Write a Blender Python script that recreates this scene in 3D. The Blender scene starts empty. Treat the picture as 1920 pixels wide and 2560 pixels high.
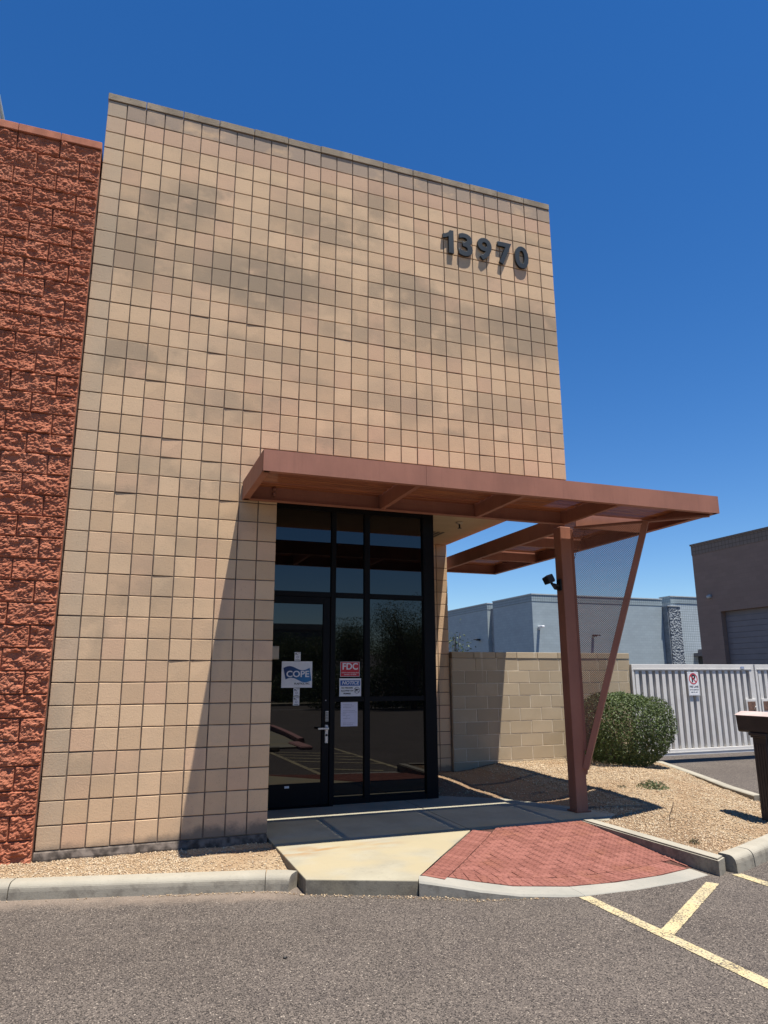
import bpy, bmesh, math, random
import numpy as np
from mathutils import Vector, Matrix, noise

S = bpy.context.scene
COL = S.collection
R = math.radians
rng = random.Random(7)

# ---------------------------------------------------------------- camera
CAM = Vector((0.5459, -7.3031, 1.4536))
YAW, PITCH, ROLL = 0.3534, 0.2286, -0.0044
cam_d = bpy.data.cameras.new('camera')
cam_d.sensor_fit = 'HORIZONTAL'
cam_d.sensor_width = 36.0
cam_d.lens = 1781.29 / 1920 * 36.0
cam_d.clip_end = 2000
cam = bpy.data.objects.new('camera', cam_d)
COL.objects.link(cam)
_f = Vector((math.sin(YAW) * math.cos(PITCH), math.cos(YAW) * math.cos(PITCH), math.sin(PITCH)))
_r = Vector((math.cos(YAW), -math.sin(YAW), 0))
_u = _r.cross(_f)
_r2 = _r * math.cos(ROLL) + _u * math.sin(ROLL)
_u2 = _u * math.cos(ROLL) - _r * math.sin(ROLL)
_M = Matrix((_r2, _u2, -_f)).transposed().to_4x4()
_M.translation = CAM
cam.matrix_world = _M
S.camera = cam

# ---------------------------------------------------------------- sky, sun, exposure
SUNV = Vector((-0.13, 0.25, -1.0)).normalized()          # direction the light travels
SUN_EL = math.asin(-SUNV.z)
SUN_AZ = math.atan2(-SUNV.x, -SUNV.y)                    # clockwise from +y
w = bpy.data.worlds.new('World')
S.world = w
w.use_nodes = True
wn = w.node_tree.nodes
sky = wn.new('ShaderNodeTexSky')
sky.sky_type = 'NISHITA'
sky.sun_disc = False
sky.sun_elevation = SUN_EL
sky.sun_rotation = SUN_AZ
sky.altitude = 300
sky.air_density = 1.0
sky.dust_density = 0.0
sky.ozone_density = 4.0
bg = wn['Background']
bg.inputs['Strength'].default_value = 0.078
hs = wn.new('ShaderNodeHueSaturation')
hs.inputs['Saturation'].default_value = 1.30
hs.inputs['Hue'].default_value = 0.507
w.node_tree.links.new(sky.outputs[0], hs.inputs['Color'])
w.node_tree.links.new(hs.outputs[0], bg.inputs['Color'])

sun_d = bpy.data.lights.new('sun', 'SUN')
sun_d.energy = 5.0
sun_d.angle = R(0.5)
sun_d.color = (1.0, 0.95, 0.87)
sun = bpy.data.objects.new('sun', sun_d)
COL.objects.link(sun)
sun.rotation_euler = SUNV.to_track_quat('-Z', 'Y').to_euler()
sun.location = (0, -10, 30)

S.view_settings.view_transform = 'Standard'
S.view_settings.look = 'None'
S.view_settings.exposure = 0.80
S.view_settings.gamma = 1
S.view_settings.use_curve_mapping = False
S.render.engine = 'CYCLES'
S.cycles.max_bounces = 8
S.cycles.transparent_max_bounces = 12

B = 0.2032            # block module

# ---------------------------------------------------------------- node helpers
class NT:
    def __init__(s, name):
        s.m = bpy.data.materials.new(name)
        s.m.use_nodes = True
        s.t = s.m.node_tree
        s.p = s.t.nodes['Principled BSDF']
        s.out = s.t.nodes['Material Output']
    def n(s, typ, ins=None, **props):
        nd = s.t.nodes.new(typ)
        for k, v in props.items():
            setattr(nd, k, v)
        for k, v in (ins or {}).items():
            s.set(nd.inputs[k], v)
        return nd
    def set(s, sock, v):
        if hasattr(v, 'is_output'):
            s.t.links.new(v, sock)
        else:
            if sock.type == 'RGBA' and len(v) == 3:
                v = (*v, 1)
            sock.default_value = v
    def math(s, op, a, b=0.0, c=0.0, clamp=False):
        nd = s.n('ShaderNodeMath', {0: a, 1: b, 2: c}, operation=op)
        nd.use_clamp = clamp
        return nd.outputs[0]
    def vmath(s, op, a, b=(0, 0, 0)):
        return s.n('ShaderNodeVectorMath', {0: a, 1: b}, operation=op).outputs[0]
    def mix(s, f, a, b, mode='MIX'):
        nd = s.n('ShaderNodeMix', data_type='RGBA', blend_type=mode)
        s.set(nd.inputs[0], f)
        s.set(nd.inputs[6], a)
        s.set(nd.inputs[7], b)
        return nd.outputs[2]
    def ramp(s, f, lo, hi):
        nd = s.n('ShaderNodeMapRange', {0: f, 1: lo, 2: hi, 3: 0.0, 4: 1.0}, clamp=True)
        nd.interpolation_type = 'SMOOTHSTEP'
        return nd.outputs[0]
    def noise(s, vec, scale, detail=2.0, rough=0.5):
        return s.n('ShaderNodeTexNoise', {'Vector': vec, 'Scale': scale, 'Detail': detail, 'Roughness': rough}).outputs[0]
    def pos(s):
        return s.n('ShaderNodeNewGeometry').outputs['Position']
    def obj(s):
        return s.n('ShaderNodeTexCoord').outputs['Object']
    def xyz(s, v):
        return s.n('ShaderNodeSeparateXYZ', {0: v}).outputs
    def comb(s, x, y, z):
        return s.n('ShaderNodeCombineXYZ', {0: x, 1: y, 2: z}).outputs[0]
    def bump(s, h, strength=0.5, dist=0.01, normal=None):
        nd = s.n('ShaderNodeBump', {'Strength': strength, 'Distance': dist, 'Height': h})
        if normal is not None:
            s.set(nd.inputs['Normal'], normal)
        return nd.outputs[0]
    def fin(s, color=None, rough=None, normal=None, metal=None, spec=None):
        for k, v in (('Base Color', color), ('Roughness', rough), ('Normal', normal), ('Metallic', metal), ('Specular IOR Level', spec)):
            if v is not None:
                s.set(s.p.inputs[k], v)
        return s.m

def simple(name, col, rough=0.6, var=0.12, scale=6.0, metal=0.0, bump=0.0, bscale=80, spec=0.4):
    t = NT(name)
    P = t.pos()
    n1 = t.noise(P, scale, 4)
    c = t.mix(t.ramp(n1, 0.3, 0.7), tuple(x * (1 - var) for x in col), tuple(min(1, x * (1 + var)) for x in col))
    nr = None
    if bump:
        nr = t.bump(t.noise(P, bscale, 3), bump, 0.004)
    return t.fin(c, rough, nr, metal, spec)

# ---------------------------------------------------------------- materials
def m_tan():
    t = NT('tan_block')
    P = t.pos()
    px, py, pz = t.xyz(P)
    bi = t.comb(t.math('FLOOR', t.math('DIVIDE', px, B)), t.math('FLOOR', t.math('DIVIDE', t.math('ADD', py, 0.05), B)),
                t.math('FLOOR', t.math('DIVIDE', pz, B)))
    wnz = t.n('ShaderNodeTexWhiteNoise', {'Vector': bi}, noise_dimensions='3D')
    wv, wc = wnz.outputs['Value'], wnz.outputs['Color']
    pa = t.noise(t.vmath('MULTIPLY', bi, (0.13, 0.13, 0.30)), 1.0, 2)
    pb = t.noise(t.vmath('MULTIPLY', P, (1.0, 1.0, 1.5)), 2.6, 3)
    pc = t.noise(t.vmath('ADD', t.vmath('MULTIPLY', P, (0.7, 0.7, 1.3)), (3.1, 0, 7.7)), 0.62, 2)
    mm = t.math('ADD', t.math('MULTIPLY', pa, 0.26), t.math('MULTIPLY', pb, 0.46))
    mm = t.math('ADD', mm, t.math('MULTIPLY', pc, 0.46))
    mm = t.math('ADD', mm, t.math('MULTIPLY', t.math('SUBTRACT', wv, 0.5), 0.035))
    hi = t.ramp(pz, 2.2, 4.2)                         # the blotches are on the upper wall
    mm = t.math('ADD', mm, t.math('MULTIPLY', hi, 0.03))
    grey = t.ramp(mm, 0.585, 0.73)
    # weathered patches, where the wall has them: (column, row from the top, half widths, strength)
    bcx = t.math('MULTIPLY', t.math('ADD', t.xyz(bi)[0], 0.5), B)
    bcz = t.math('MULTIPLY', t.math('ADD', t.xyz(bi)[2], 0.5), B)
    wob = t.math('MULTIPLY', t.math('SUBTRACT', t.noise(P, 2.4, 4, 0.6), 0.5), 0.85)
    wo2 = t.math('MULTIPLY', t.math('SUBTRACT', wv, 0.5), 0.30)
    ax = t.math('ADD', t.math('ADD', t.math('MULTIPLY', px, 0.5), t.math('MULTIPLY', bcx, 0.5)), t.math('ADD', wob, wo2))
    az = t.math('ADD', t.math('ADD', t.math('MULTIPLY', pz, 0.4), t.math('MULTIPLY', bcz, 0.6)), t.math('MULTIPLY', wob, 0.7))
    tot = 0.0
    for c_, r_, rx, rz, st in ((4.4, 5.6, 2.0, 1.4, .85), (9.0, 9.2, 4.2, 1.7, .9), (1.6, 9.0, 2.4, 2.3, .75), (12.5, 5.2, 2.6, 1.1, .65), (15.4, 2.6, 1.3, 1.0, .7),
                               (17.3, 8.3, 2.6, 1.2, .75), (19.6, 10.2, 2.6, 1.7, .7), (26, 9.4, 3.2, 2.0, .8), (14.5, 11.3, 2.4, .8, .5), (13.2, 18.0, 1.2, .9, .5),
                               (23.2, 14.9, 3.2, .9, .45), (17, 15.6, 2.4, 1.0, .45), (2.2, 14.8, 2.2, .7, .75), (7.2, 16.9, 2.4, .8, .55), (24.5, 3.0, 1.6, .8, .4),
                               (1.0, 29.0, 1.0, 1.0, .5), (4.3, 26.6, .9, 1.1, .45), (4.0, 20.6, 1.6, .7, .45), (6.6, 20.9, 1.0, .8, .4), (0.6, 33.5, .7, 3.0, .5),
                               (21.5, 6.0, 2.4, .7, .35), (10.5, 13.6, 2.2, .7, .35), (27.0, 16.4, 1.4, 1.0, .4), (6.0, 24.2, 1.2, .8, .35)):
        dx_ = t.math('DIVIDE', t.math('SUBTRACT', ax, c_ * B), rx * B)
        dz_ = t.math('DIVIDE', t.math('SUBTRACT', az, (38 - r_) * B), rz * B)
        d_ = t.math('SQRT', t.math('ADD', t.math('MULTIPLY', dx_, dx_), t.math('MULTIPLY', dz_, dz_)))
        m_ = t.math('MULTIPLY', t.math('SUBTRACT', 1.0, t.ramp(d_, 0.40, 1.55)), st)
        tot = t.math('MAXIMUM', tot, m_)
    # the same patches fade within a block towards its upper edge
    tot = t.math('MULTIPLY', tot, t.ramp(t.math('ADD', pb, t.math('MULTIPLY', wv, 0.2)), 0.24, 0.56))
    # soft horizontal dirt streaks that hang along the lower edge of some courses
    rown = t.noise(t.comb(t.math('MULTIPLY', px, 1.1), 0.0, t.math('MULTIPLY', t.xyz(bi)[2], 3.7)), 1.0, 3)
    fz = t.math('FRACT', t.math('DIVIDE', pz, B))
    strk = t.math('MULTIPLY', t.ramp(rown, 0.52, 0.70), t.math('SUBTRACT', 1.0, t.ramp(t.math('ADD', fz, t.math('MULTIPLY', t.noise(P, 9, 3), 0.5)), 0.3, 0.85)))
    tot = t.math('MAXIMUM', tot, t.math('MULTIPLY', strk, t.math('ADD', 0.22, t.math('MULTIPLY', t.ramp(pz, 2.0, 3.8), 0.33))))
    tan = t.mix(t.ramp(wv, 0.1, 0.9), (0.645, 0.447, 0.276), (0.555, 0.380, 0.232))
    pink = t.ramp(t.xyz(wc)[1], 0.72, 0.95)
    tan = t.mix(t.math('MULTIPLY', pink, 0.40), tan, (0.60, 0.365, 0.245))
    c = t.mix(t.math('MULTIPLY', grey, 0.22), tan, (0.33, 0.255, 0.18))
    c = t.mix(t.math('MULTIPLY', tot, 1.0), c, (0.30, 0.228, 0.155))
    # row under the cap is a greyer batch, the next one pinker, the left column paler
    row0 = t.math('MULTIPLY', t.ramp(pz, 7.515, 7.52), 0.78)
    row1 = t.math('MULTIPLY', t.math('MULTIPLY', t.ramp(pz, 7.312, 7.316), t.math('SUBTRACT', 1.0, t.ramp(pz, 7.515, 7.52))), 0.55)
    c = t.mix(row1, c, (0.50, 0.315, 0.22))
    c = t.mix(t.math('MULTIPLY', row0, t.ramp(pb, 0.25, 0.48)), c, (0.30, 0.235, 0.185))
    colm = t.math('MULTIPLY', t.math('SUBTRACT', 1.0, t.ramp(px, 0.2, 0.206)), 0.5)
    c = t.mix(colm, c, (0.46, 0.36, 0.25))
    # damp stain and lime at the base
    base = t.math('SUBTRACT', 1.0, t.ramp(t.math('ADD', pz, t.math('MULTIPLY', t.noise(P, 6, 5, 0.65), t.math('SUBTRACT', -0.10, t.math('MULTIPLY', t.ramp(px, 0.5, 1.6), 0.14)))), -0.075, 0.02))
    c = t.mix(t.math('MULTIPLY', base, 0.8), c, (0.15, 0.125, 0.10))
    pit = t.n('ShaderNodeTexVoronoi', {'Vector': P, 'Scale': 95.0}).outputs['Distance']
    grain = t.noise(P, 240, 3)
    pitm = t.math('MULTIPLY', t.math('SUBTRACT', 1.0, t.ramp(pit, 0.10, 0.28)), t.ramp(t.noise(P, 30, 2), 0.48, 0.62))
    c = t.mix(t.math('MULTIPLY', pitm, 0.7), c, (0.22, 0.155, 0.10))
    c = t.mix(t.math('MULTIPLY', t.math('SUBTRACT', grain, 0.5), 0.9), c, (0.25, 0.18, 0.11))
    h = t.math('SUBTRACT', t.math('ADD', t.math('MULTIPLY', grain, 0.6), t.math('MULTIPLY', t.noise(P, 60, 3), 0.8)), pitm)
    return t.fin(c, 0.92, t.bump(h, 0.55, 0.004), spec=0.15)

def m_split(name, a, b, c2):
    t = NT(name)
    P = t.pos()
    n1 = t.noise(P, 14, 5, 0.65)
    n2 = t.noise(P, 2.2, 2)
    n3 = t.noise(P, 70, 4, 0.7)
    c = t.mix(t.ramp(n1, 0.3, 0.7), a, b)
    c = t.mix(t.math('MULTIPLY', t.ramp(n2, 0.45, 0.7), 0.5), c, c2)
    nn = t.bump(n3, 0.9, 0.012)
    nn = t.bump(t.noise(P, 260, 2), 0.5, 0.004, nn)
    return t.fin(c, 0.95, nn, spec=0.1)

def m_cap():
    t = NT('cap_stone')
    P = t.pos()
    c = t.mix(t.ramp(t.noise(P, 3, 4), 0.35, 0.65), (0.33, 0.265, 0.19), (0.23, 0.185, 0.135))
    c = t.mix(t.math('MULTIPLY', t.ramp(t.noise(P, 18, 5, 0.7), 0.55, 0.7), 0.6), c, (0.13, 0.105, 0.08))
    return t.fin(c, 0.95, t.bump(t.noise(P, 90, 4), 0.5, 0.006), spec=0.1)

def m_steel(name, col, dirt=0.5):
    t = NT(name)
    P = t.pos()
    n1 = t.noise(t.vmath('MULTIPLY', P, (1, 1, 0.5)), 3.0, 5, 0.6)
    n2 = t.noise(P, 45, 4, 0.65)
    st = t.noise(t.vmath('MULTIPLY', P, (40, 40, 2.0)), 1.0, 3)
    c = t.mix(t.ramp(n1, 0.3, 0.72), col, tuple(x * 0.78 for x in col))
    c = t.mix(t.math('MULTIPLY', t.ramp(n2, 0.6, 0.75), dirt * 0.5), c, (0.33, 0.19, 0.14))
    c = t.mix(t.math('MULTIPLY', t.ramp(st, 0.55, 0.75), dirt * 0.35), c, tuple(x * 0.6 for x in col))
    return t.fin(c, t.math('ADD', 0.48, t.math('MULTIPLY', n2, 0.25)), t.bump(n2, 0.12, 0.004), spec=0.4)

def m_perf(name, col, rust, pitch, open_frac):
    t = NT(name)
    O = t.obj()
    n1 = t.noise(t.vmath('MULTIPLY', O, (0.6, 5.0, 5.0)), 2.0, 4, 0.6)
    c = t.mix(t.ramp(n1, 0.35, 0.7), col, rust)
    t.fin(c, 0.6, None, spec=0.3)
    x, y, z = t.xyz(O)
    k = 2 * math.pi / pitch
    s1 = t.math('SINE', t.math('MULTIPLY', x, k))
    s2 = t.math('SINE', t.math('MULTIPLY', y, k))
    hole = t.ramp(t.math('MULTIPLY', s1, s2), 0.0, 0.25)
    fac = t.math('ADD', open_frac * 0.5, t.math('MULTIPLY', hole, open_frac * 0.9), clamp=True)
    tr = t.n('ShaderNodeBsdfTransparent')
    mx = t.n('ShaderNodeMixShader')
    t.set(mx.inputs[0], fac)
    t.t.links.new(t.p.outputs[0], mx.inputs[1])
    t.t.links.new(tr.outputs[0], mx.inputs[2])
    t.t.links.new(mx.outputs[0], t.out.inputs['Surface'])
    return t.m

def m_asphalt():
    t = NT('asphalt')
    P = t.pos()
    v = t.n('ShaderNodeTexVoronoi', {'Vector': P, 'Scale': 84.0, 'Randomness': 1.0})
    v2 = t.n('ShaderNodeTexVoronoi', {'Vector': P, 'Scale': 150.0})
    cr = t.xyz(v.outputs['Color'])[0]
    cr2 = t.xyz(v2.outputs['Color'])[1]
    stone = t.math('SUBTRACT', 1.0, t.ramp(v.outputs['Distance'], 0.30, 0.52))
    big = t.noise(P, 0.7, 4, 0.6)
    mid = t.noise(P, 5, 4)
    base = t.mix(t.ramp(big, 0.3, 0.7), (0.098, 0.081, 0.068), (0.130, 0.109, 0.092))
    base = t.mix(t.math('MULTIPLY', t.ramp(mid, 0.4, 0.75), 0.35), base, (0.074, 0.062, 0.056))
    sc = t.mix(cr2, (0.185, 0.153, 0.125), (0.33, 0.278, 0.228))
    c = t.mix(t.math('MULTIPLY', stone, t.ramp(cr, 0.42, 0.70)), base, sc)
    c = t.mix(t.math('MULTIPLY', stone, t.ramp(cr, 0.965, 0.98)), c, (0.38, 0.325, 0.265))
    c = t.mix(t.math('MULTIPLY', t.ramp(cr2, 0.55, 0.75), 0.85), c, (0.024, 0.021, 0.019))
    # dust washed along the kerb
    px, py, pz = t.xyz(P)
    d = t.math('ADD', t.math('ADD', py, t.math('MULTIPLY', px, 0.27)), 0.90)
    near = t.ramp(t.math('ADD', d, t.math('MULTIPLY', t.noise(P, 7, 4), 0.30)), -0.10, 0.22)
    near = t.math('MULTIPLY', near, t.math('SUBTRACT', 1.0, t.ramp(px, 1.7, 2.4)))
    c = t.mix(t.math('MULTIPLY', near, 0.6), c, (0.25, 0.195, 0.15))
    h = t.math('ADD', t.math('MULTIPLY', stone, 0.7), t.math('MULTIPLY', t.noise(P, 200, 2), 0.5))
    return t.fin(c, 0.9, t.bump(h, 0.55, 0.006), spec=0.2)

def m_concrete(name, a, b, stain=None, brush=True):
    t = NT(name)
    P = t.pos()
    c = t.mix(t.ramp(t.noise(P, 2.2, 5, 0.6), 0.3, 0.7), a, b)
    c = t.mix(t.math('MULTIPLY', t.ramp(t.noise(P, 28, 5, 0.7), 0.52, 0.72), 0.35), c, tuple(x * 0.7 for x in a))
    if stain:
        px, py, pz = t.xyz(P)
        # rust stain and cream lime film in front of the door
        d = t.math('ABSOLUTE', t.math('ADD', py, t.math('ADD', 0.50, t.math('MULTIPLY', t.noise(P, 3, 4), 0.18))))
        s = t.math('SUBTRACT', 1.0, t.ramp(d, 0.02, 0.24))
        s = t.math('MULTIPLY', s, t.ramp(t.noise(t.vmath('MULTIPLY', P, (2.5, 7, 1)), 1.2, 4), 0.38, 0.62))
        s = t.math('MULTIPLY', s, t.math('SUBTRACT', 1.0, t.ramp(px, 2.7, 3.5)))
        c = t.mix(t.math('MULTIPLY', s, 0.9), c, (0.30, 0.175, 0.07))
        yel = t.math('MULTIPLY', t.ramp(t.noise(P, 1.6, 3), 0.40, 0.6), t.math('SUBTRACT', 1.0, t.ramp(py, -0.25, 0.1)))
        c = t.mix(t.math('MULTIPLY', yel, 0.8), c, (0.345, 0.29, 0.18))
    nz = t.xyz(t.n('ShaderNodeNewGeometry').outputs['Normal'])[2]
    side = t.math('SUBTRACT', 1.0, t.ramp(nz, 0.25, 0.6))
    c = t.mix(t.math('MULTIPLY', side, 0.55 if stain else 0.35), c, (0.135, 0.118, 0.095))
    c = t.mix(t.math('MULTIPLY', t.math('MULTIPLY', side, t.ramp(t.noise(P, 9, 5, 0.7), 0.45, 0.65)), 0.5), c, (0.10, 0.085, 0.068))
    gr = t.noise(t.vmath('MULTIPLY', P, (30, 300, 30)) if brush else P, 1.0 if brush else 120, 3)
    h = t.math('ADD', gr, t.noise(P, 90, 4))
    return t.fin(c, 0.88, t.bump(h, 0.3, 0.004), spec=0.2)

def m_gravel_base():
    t = NT('gravel_base')
    P = t.pos()
    v = t.n('ShaderNodeTexVoronoi', {'Vector': P, 'Scale': 70.0})
    cr = t.xyz(v.outputs['Color'])[0]
    c = t.mix(cr, (0.30, 0.21, 0.125), (0.43, 0.34, 0.225))
    c = t.mix(t.math('MULTIPLY', t.ramp(cr, 0.75, 0.8), 0.6), c, (0.20, 0.13, 0.08))
    big = t.ramp(t.noise(P, 1.6, 4, 0.6), 0.42, 0.68)
    c = t.mix(t.math('MULTIPLY', big, 0.55), c, (0.27, 0.17, 0.095))
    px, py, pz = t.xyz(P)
    soil_shade = t.math('MULTIPLY', t.math('SUBTRACT', 1.0, t.ramp(t.math('ADD', px, t.math('MULTIPLY', t.noise(P, 3, 4), 0.8)), 6.2, 6.9)), t.ramp(px, 4.0, 4.2))
    c = t.mix(t.math('MULTIPLY', soil_shade, 0.75), c, (0.20, 0.125, 0.075))  # some bare soil, plus the canopy's shade painted into the ground colour
    h = t.math('SUBTRACT', 1.0, v.outputs['Distance'])
    return t.fin(c, 0.95, t.bump(h, 0.8, 0.012), spec=0.1)

def m_pebble():
    t = NT('pebble')
    rp = t.n('ShaderNodeNewGeometry').outputs['Random Per Island']
    cr = t.n('ShaderNodeValToRGB', {0: rp})
    e = cr.color_ramp.elements
    e[0].position = 0.0; e[0].color = (0.21, 0.14, 0.085, 1)
    e[1].position = 1.0; e[1].color = (0.56, 0.47, 0.33, 1)
    for p_, c_ in ((0.25, (0.36, 0.25, 0.15, 1)), (0.6, (0.45, 0.345, 0.22, 1)), (0.8, (0.40, 0.32, 0.23, 1))):
        x = e.new(p_); x.color = c_
    P = t.pos()
    c = t.mix(t.math('MULTIPLY', t.ramp(t.noise(P, 1.6, 4, 0.6), 0.42, 0.68), 0.4), cr.outputs[0], (0.36, 0.24, 0.14))
    return t.fin(c, 0.9, None, spec=0.15)

def m_paver():
    t = NT('paver')
    P = t.pos()
    rnd = t.n('ShaderNodeObjectInfo').outputs['Random']
    c = t.mix(rnd, (0.195, 0.076, 0.057), (0.255, 0.104, 0.080))
    c = t.mix(t.math('MULTIPLY', t.ramp(t.noise(P, 20, 5, 0.7), 0.45, 0.7), 0.5), c, (0.15, 0.052, 0.038))
    c = t.mix(t.math('MULTIPLY', t.ramp(t.noise(P, 2.0, 4, 0.7), 0.52, 0.72), 0.35), c, (0.23, 0.095, 0.044))
    c = t.mix(t.math('MULTIPLY', t.ramp(t.noise(P, 70, 3), 0.6, 0.75), 0.35), c, (0.27, 0.15, 0.115))
    return t.fin(c, 0.85, t.bump(t.noise(P, 150, 3), 0.3, 0.003), spec=0.2)

def m_paint():
    t = NT('yellow_paint')
    P = t.pos()
    wear = t.ramp(t.math('ADD', t.noise(P, 60, 4, 0.75), t.math('MULTIPLY', t.noise(P, 5, 3), 0.35)), 0.66, 0.78)
    c = t.mix(t.ramp(t.noise(P, 9, 4), 0.3, 0.7), (0.50, 0.405, 0.215), (0.44, 0.375, 0.235))
    c = t.mix(wear, c, (0.085, 0.072, 0.064))
    return t.fin(c, 0.75, t.bump(t.noise(P, 90, 4), 0.6, 0.006), spec=0.25)

def m_courses(name, col, bw, bh, mort, offset=0.5, dark=0.6, bumpd=0.01):
    """block courses too far away to build one by one"""
    t = NT(name)
    P = t.pos()
    x, y, z = t.xyz(P)
    vec = t.comb(t.math('ADD', x, y), z, 0.0)
    b = t.n('ShaderNodeTexBrick', {'Vector': vec, 'Scale': 1.0, 'Mortar Size': mort, 'Mortar Smooth': 0.2, 'Brick Width': bw, 'Row Height': bh,
                                   'Color1': col, 'Color2': tuple(k * 0.92 for k in col), 'Mortar': tuple(k * dark for k in col)}, offset=offset)
    n1 = t.ramp(t.noise(t.vmath('MULTIPLY', P, (1, 1, 2.5)), 0.6, 4, 0.6), 0.35, 0.7)
    c = t.mix(t.math('MULTIPLY', n1, 0.30), b.outputs[0], tuple(k * 0.72 for k in col))
    return t.fin(c, 0.9, t.bump(b.outputs[1], -0.6, bumpd), spec=0.15)

def m_leaf(name, a, b):
    t = NT(name)
    rp = t.n('ShaderNodeNewGeometry').outputs['Random Per Island']
    c = t.mix(rp, a, b)
    t.fin(c, 0.5, None, spec=0.35)
    tl = t.n('ShaderNodeBsdfTranslucent', {'Color': c})
    mx = t.n('ShaderNodeMixShader', {0: 0.25})
    t.t.links.new(t.p.outputs[0], mx.inputs[1])
    t.t.links.new(tl.outputs[0], mx.inputs[2])
    t.t.links.new(mx.outputs[0], t.out.inputs['Surface'])
    return t.m

def m_glass():
    t = NT('tinted_glass')
    t.fin((0.003, 0.003, 0.0035), 0.01, None, spec=0.5)
    t.p.inputs['IOR'].default_value = 1.6
    return t.m

def m_gate(col):
    t = NT('gate_paint')
    P = t.pos()
    c = t.mix(t.ramp(t.noise(P, 5, 5, 0.65), 0.35, 0.7), col, tuple(k * 0.9 for k in col))
    st = t.noise(t.vmath('MULTIPLY', P, (16, 16, 0.8)), 1.0, 4, 0.7)
    x, y, z = t.xyz(P)
    c = t.mix(t.math('MULTIPLY', t.math('MULTIPLY', t.ramp(st, 0.64, 0.74), t.math('SUBTRACT', 1.0, t.ramp(z, 0.4, 1.5))), 0.7), c, (0.33, 0.19, 0.09))
    return t.fin(c, 0.55, None, spec=0.4)

def m_flag():
    t = NT('blue_flag')
    P = t.pos()
    x, y, z = t.xyz(P)
    f = t.ramp(t.math('ADD', t.math('MULTIPLY', t.math('SUBTRACT', x, 2.50), 2.2), t.math('MULTIPLY', t.math('SUBTRACT', 1.58, z), 2.0)), 0.0, 0.95)
    c = t.mix(f, (0.012, 0.03, 0.12), (0.03, 0.17, 0.38))
    return t.fin(c, 0.4, None, spec=0.3)

M = {}
M['tan'] = m_tan()
M['mortar'] = simple('mortar', (0.17, 0.13, 0.10), 0.95, 0.25, 12, spec=0.1)
M['footing'] = simple('footing', (0.105, 0.086, 0.072), 0.95, 0.55, 14, bump=0.9, bscale=30, spec=0.1)
M['cap'] = m_cap()
M['red'] = m_split('red_split_block', (0.45, 0.165, 0.093), (0.32, 0.107, 0.061), (0.50, 0.205, 0.122))
M['redcap'] = simple('red_cap', (0.42, 0.165, 0.10), 0.9, 0.15, 8, bump=0.3, spec=0.15)
M['redmortar'] = simple('red_mortar', (0.36, 0.132, 0.078), 0.95, 0.1, 20, bump=0.3, spec=0.1)
M['cmu'] = None
M['steel'] = m_steel('canopy_steel', (0.335, 0.138, 0.086), 0.8)
M['steel_dark'] = m_steel('canopy_steel_flat', (0.25, 0.098, 0.062))
M['deck'] = m_perf('deck', (0.20, 0.066, 0.034), (0.33, 0.115, 0.042), 0.012, 0.05)
M['mesh'] = m_perf('screen_mesh', (0.22, 0.095, 0.07), (0.17, 0.07, 0.05), 0.024, 0.46)
M['soffit'] = simple('soffit_paint', (0.50, 0.40, 0.27), 0.9, 0.06, 3, bump=0.3, bscale=150, spec=0.15)
M['frame'] = simple('dark_frame', (0.006, 0.006, 0.007), 0.45, 0.1, 5, spec=0.12)
M['glass'] = m_glass()
M['white'] = simple('sign_white', (0.72, 0.72, 0.72), 0.45, 0.03, 20)
M['paper'] = simple('paper', (0.66, 0.63, 0.70), 0.7, 0.03, 20)
M['signred'] = simple('sign_red', (0.52, 0.02, 0.03), 0.45, 0.06, 12)
M['signblue'] = simple('sign_blue', (0.012, 0.085, 0.30), 0.45, 0.06, 12)
M['ink'] = simple('ink', (0.02, 0.02, 0.022), 0.5, 0.1, 20)
M['greyink'] = simple('grey_ink', (0.30, 0.29, 0.33), 0.6, 0.1, 20)
M['flag'] = m_flag()
M['alu'] = simple('aluminium', (0.62, 0.61, 0.58), 0.35, 0.08, 14, metal=0.6)
M['digit'] = simple('digit_black', (0.016, 0.021, 0.022), 0.42, 0.15, 6, spec=0.45)
M['asphalt'] = m_asphalt()
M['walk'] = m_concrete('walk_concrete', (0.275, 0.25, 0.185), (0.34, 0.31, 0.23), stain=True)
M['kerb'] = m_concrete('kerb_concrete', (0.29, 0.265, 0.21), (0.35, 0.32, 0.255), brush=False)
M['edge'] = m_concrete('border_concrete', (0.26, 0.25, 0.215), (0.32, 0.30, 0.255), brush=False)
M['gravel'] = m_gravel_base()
M['pebble'] = m_pebble()
M['paver'] = m_paver()
M['sand'] = simple('joint_sand', (0.075, 0.038, 0.03), 0.95, 0.25, 30, bump=0.4, spec=0.1)
M['paint'] = m_paint()
M['leaf'] = m_leaf('shrub_leaf', (0.034, 0.056, 0.018), (0.125, 0.165, 0.050))
M['twig'] = simple('twig', (0.09, 0.065, 0.045), 0.9, 0.2, 30)
M['leaf2'] = m_leaf('tree_leaf', (0.035, 0.06, 0.022), (0.11, 0.15, 0.055))
M['dry'] = m_leaf('dry_leaf', (0.09, 0.085, 0.04), (0.20, 0.16, 0.08))
M['gate'] = m_gate((0.62, 0.595, 0.555))
M['gateback_shade'] = m_gate((0.42, 0.395, 0.365))  # same gate paint darkened: shade in the valleys put into the colour
M['lockbrown'] = simple('lock_box', (0.14, 0.075, 0.05), 0.6, 0.3, 20)
M['mail'] = simple('mailbox_paint', (0.048, 0.037, 0.032), 0.55, 0.15, 6, bump=0.15, bscale=120)
M['maillid_sunlit'] = simple('mailbox_lid_sunlit', (0.48, 0.37, 0.33), 0.6, 0.08, 6)  # sunlight on the lid is painted in as a pale colour
M['black'] = simple('black_plastic', (0.012, 0.012, 0.013), 0.4, 0.2, 10, spec=0.4)
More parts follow.
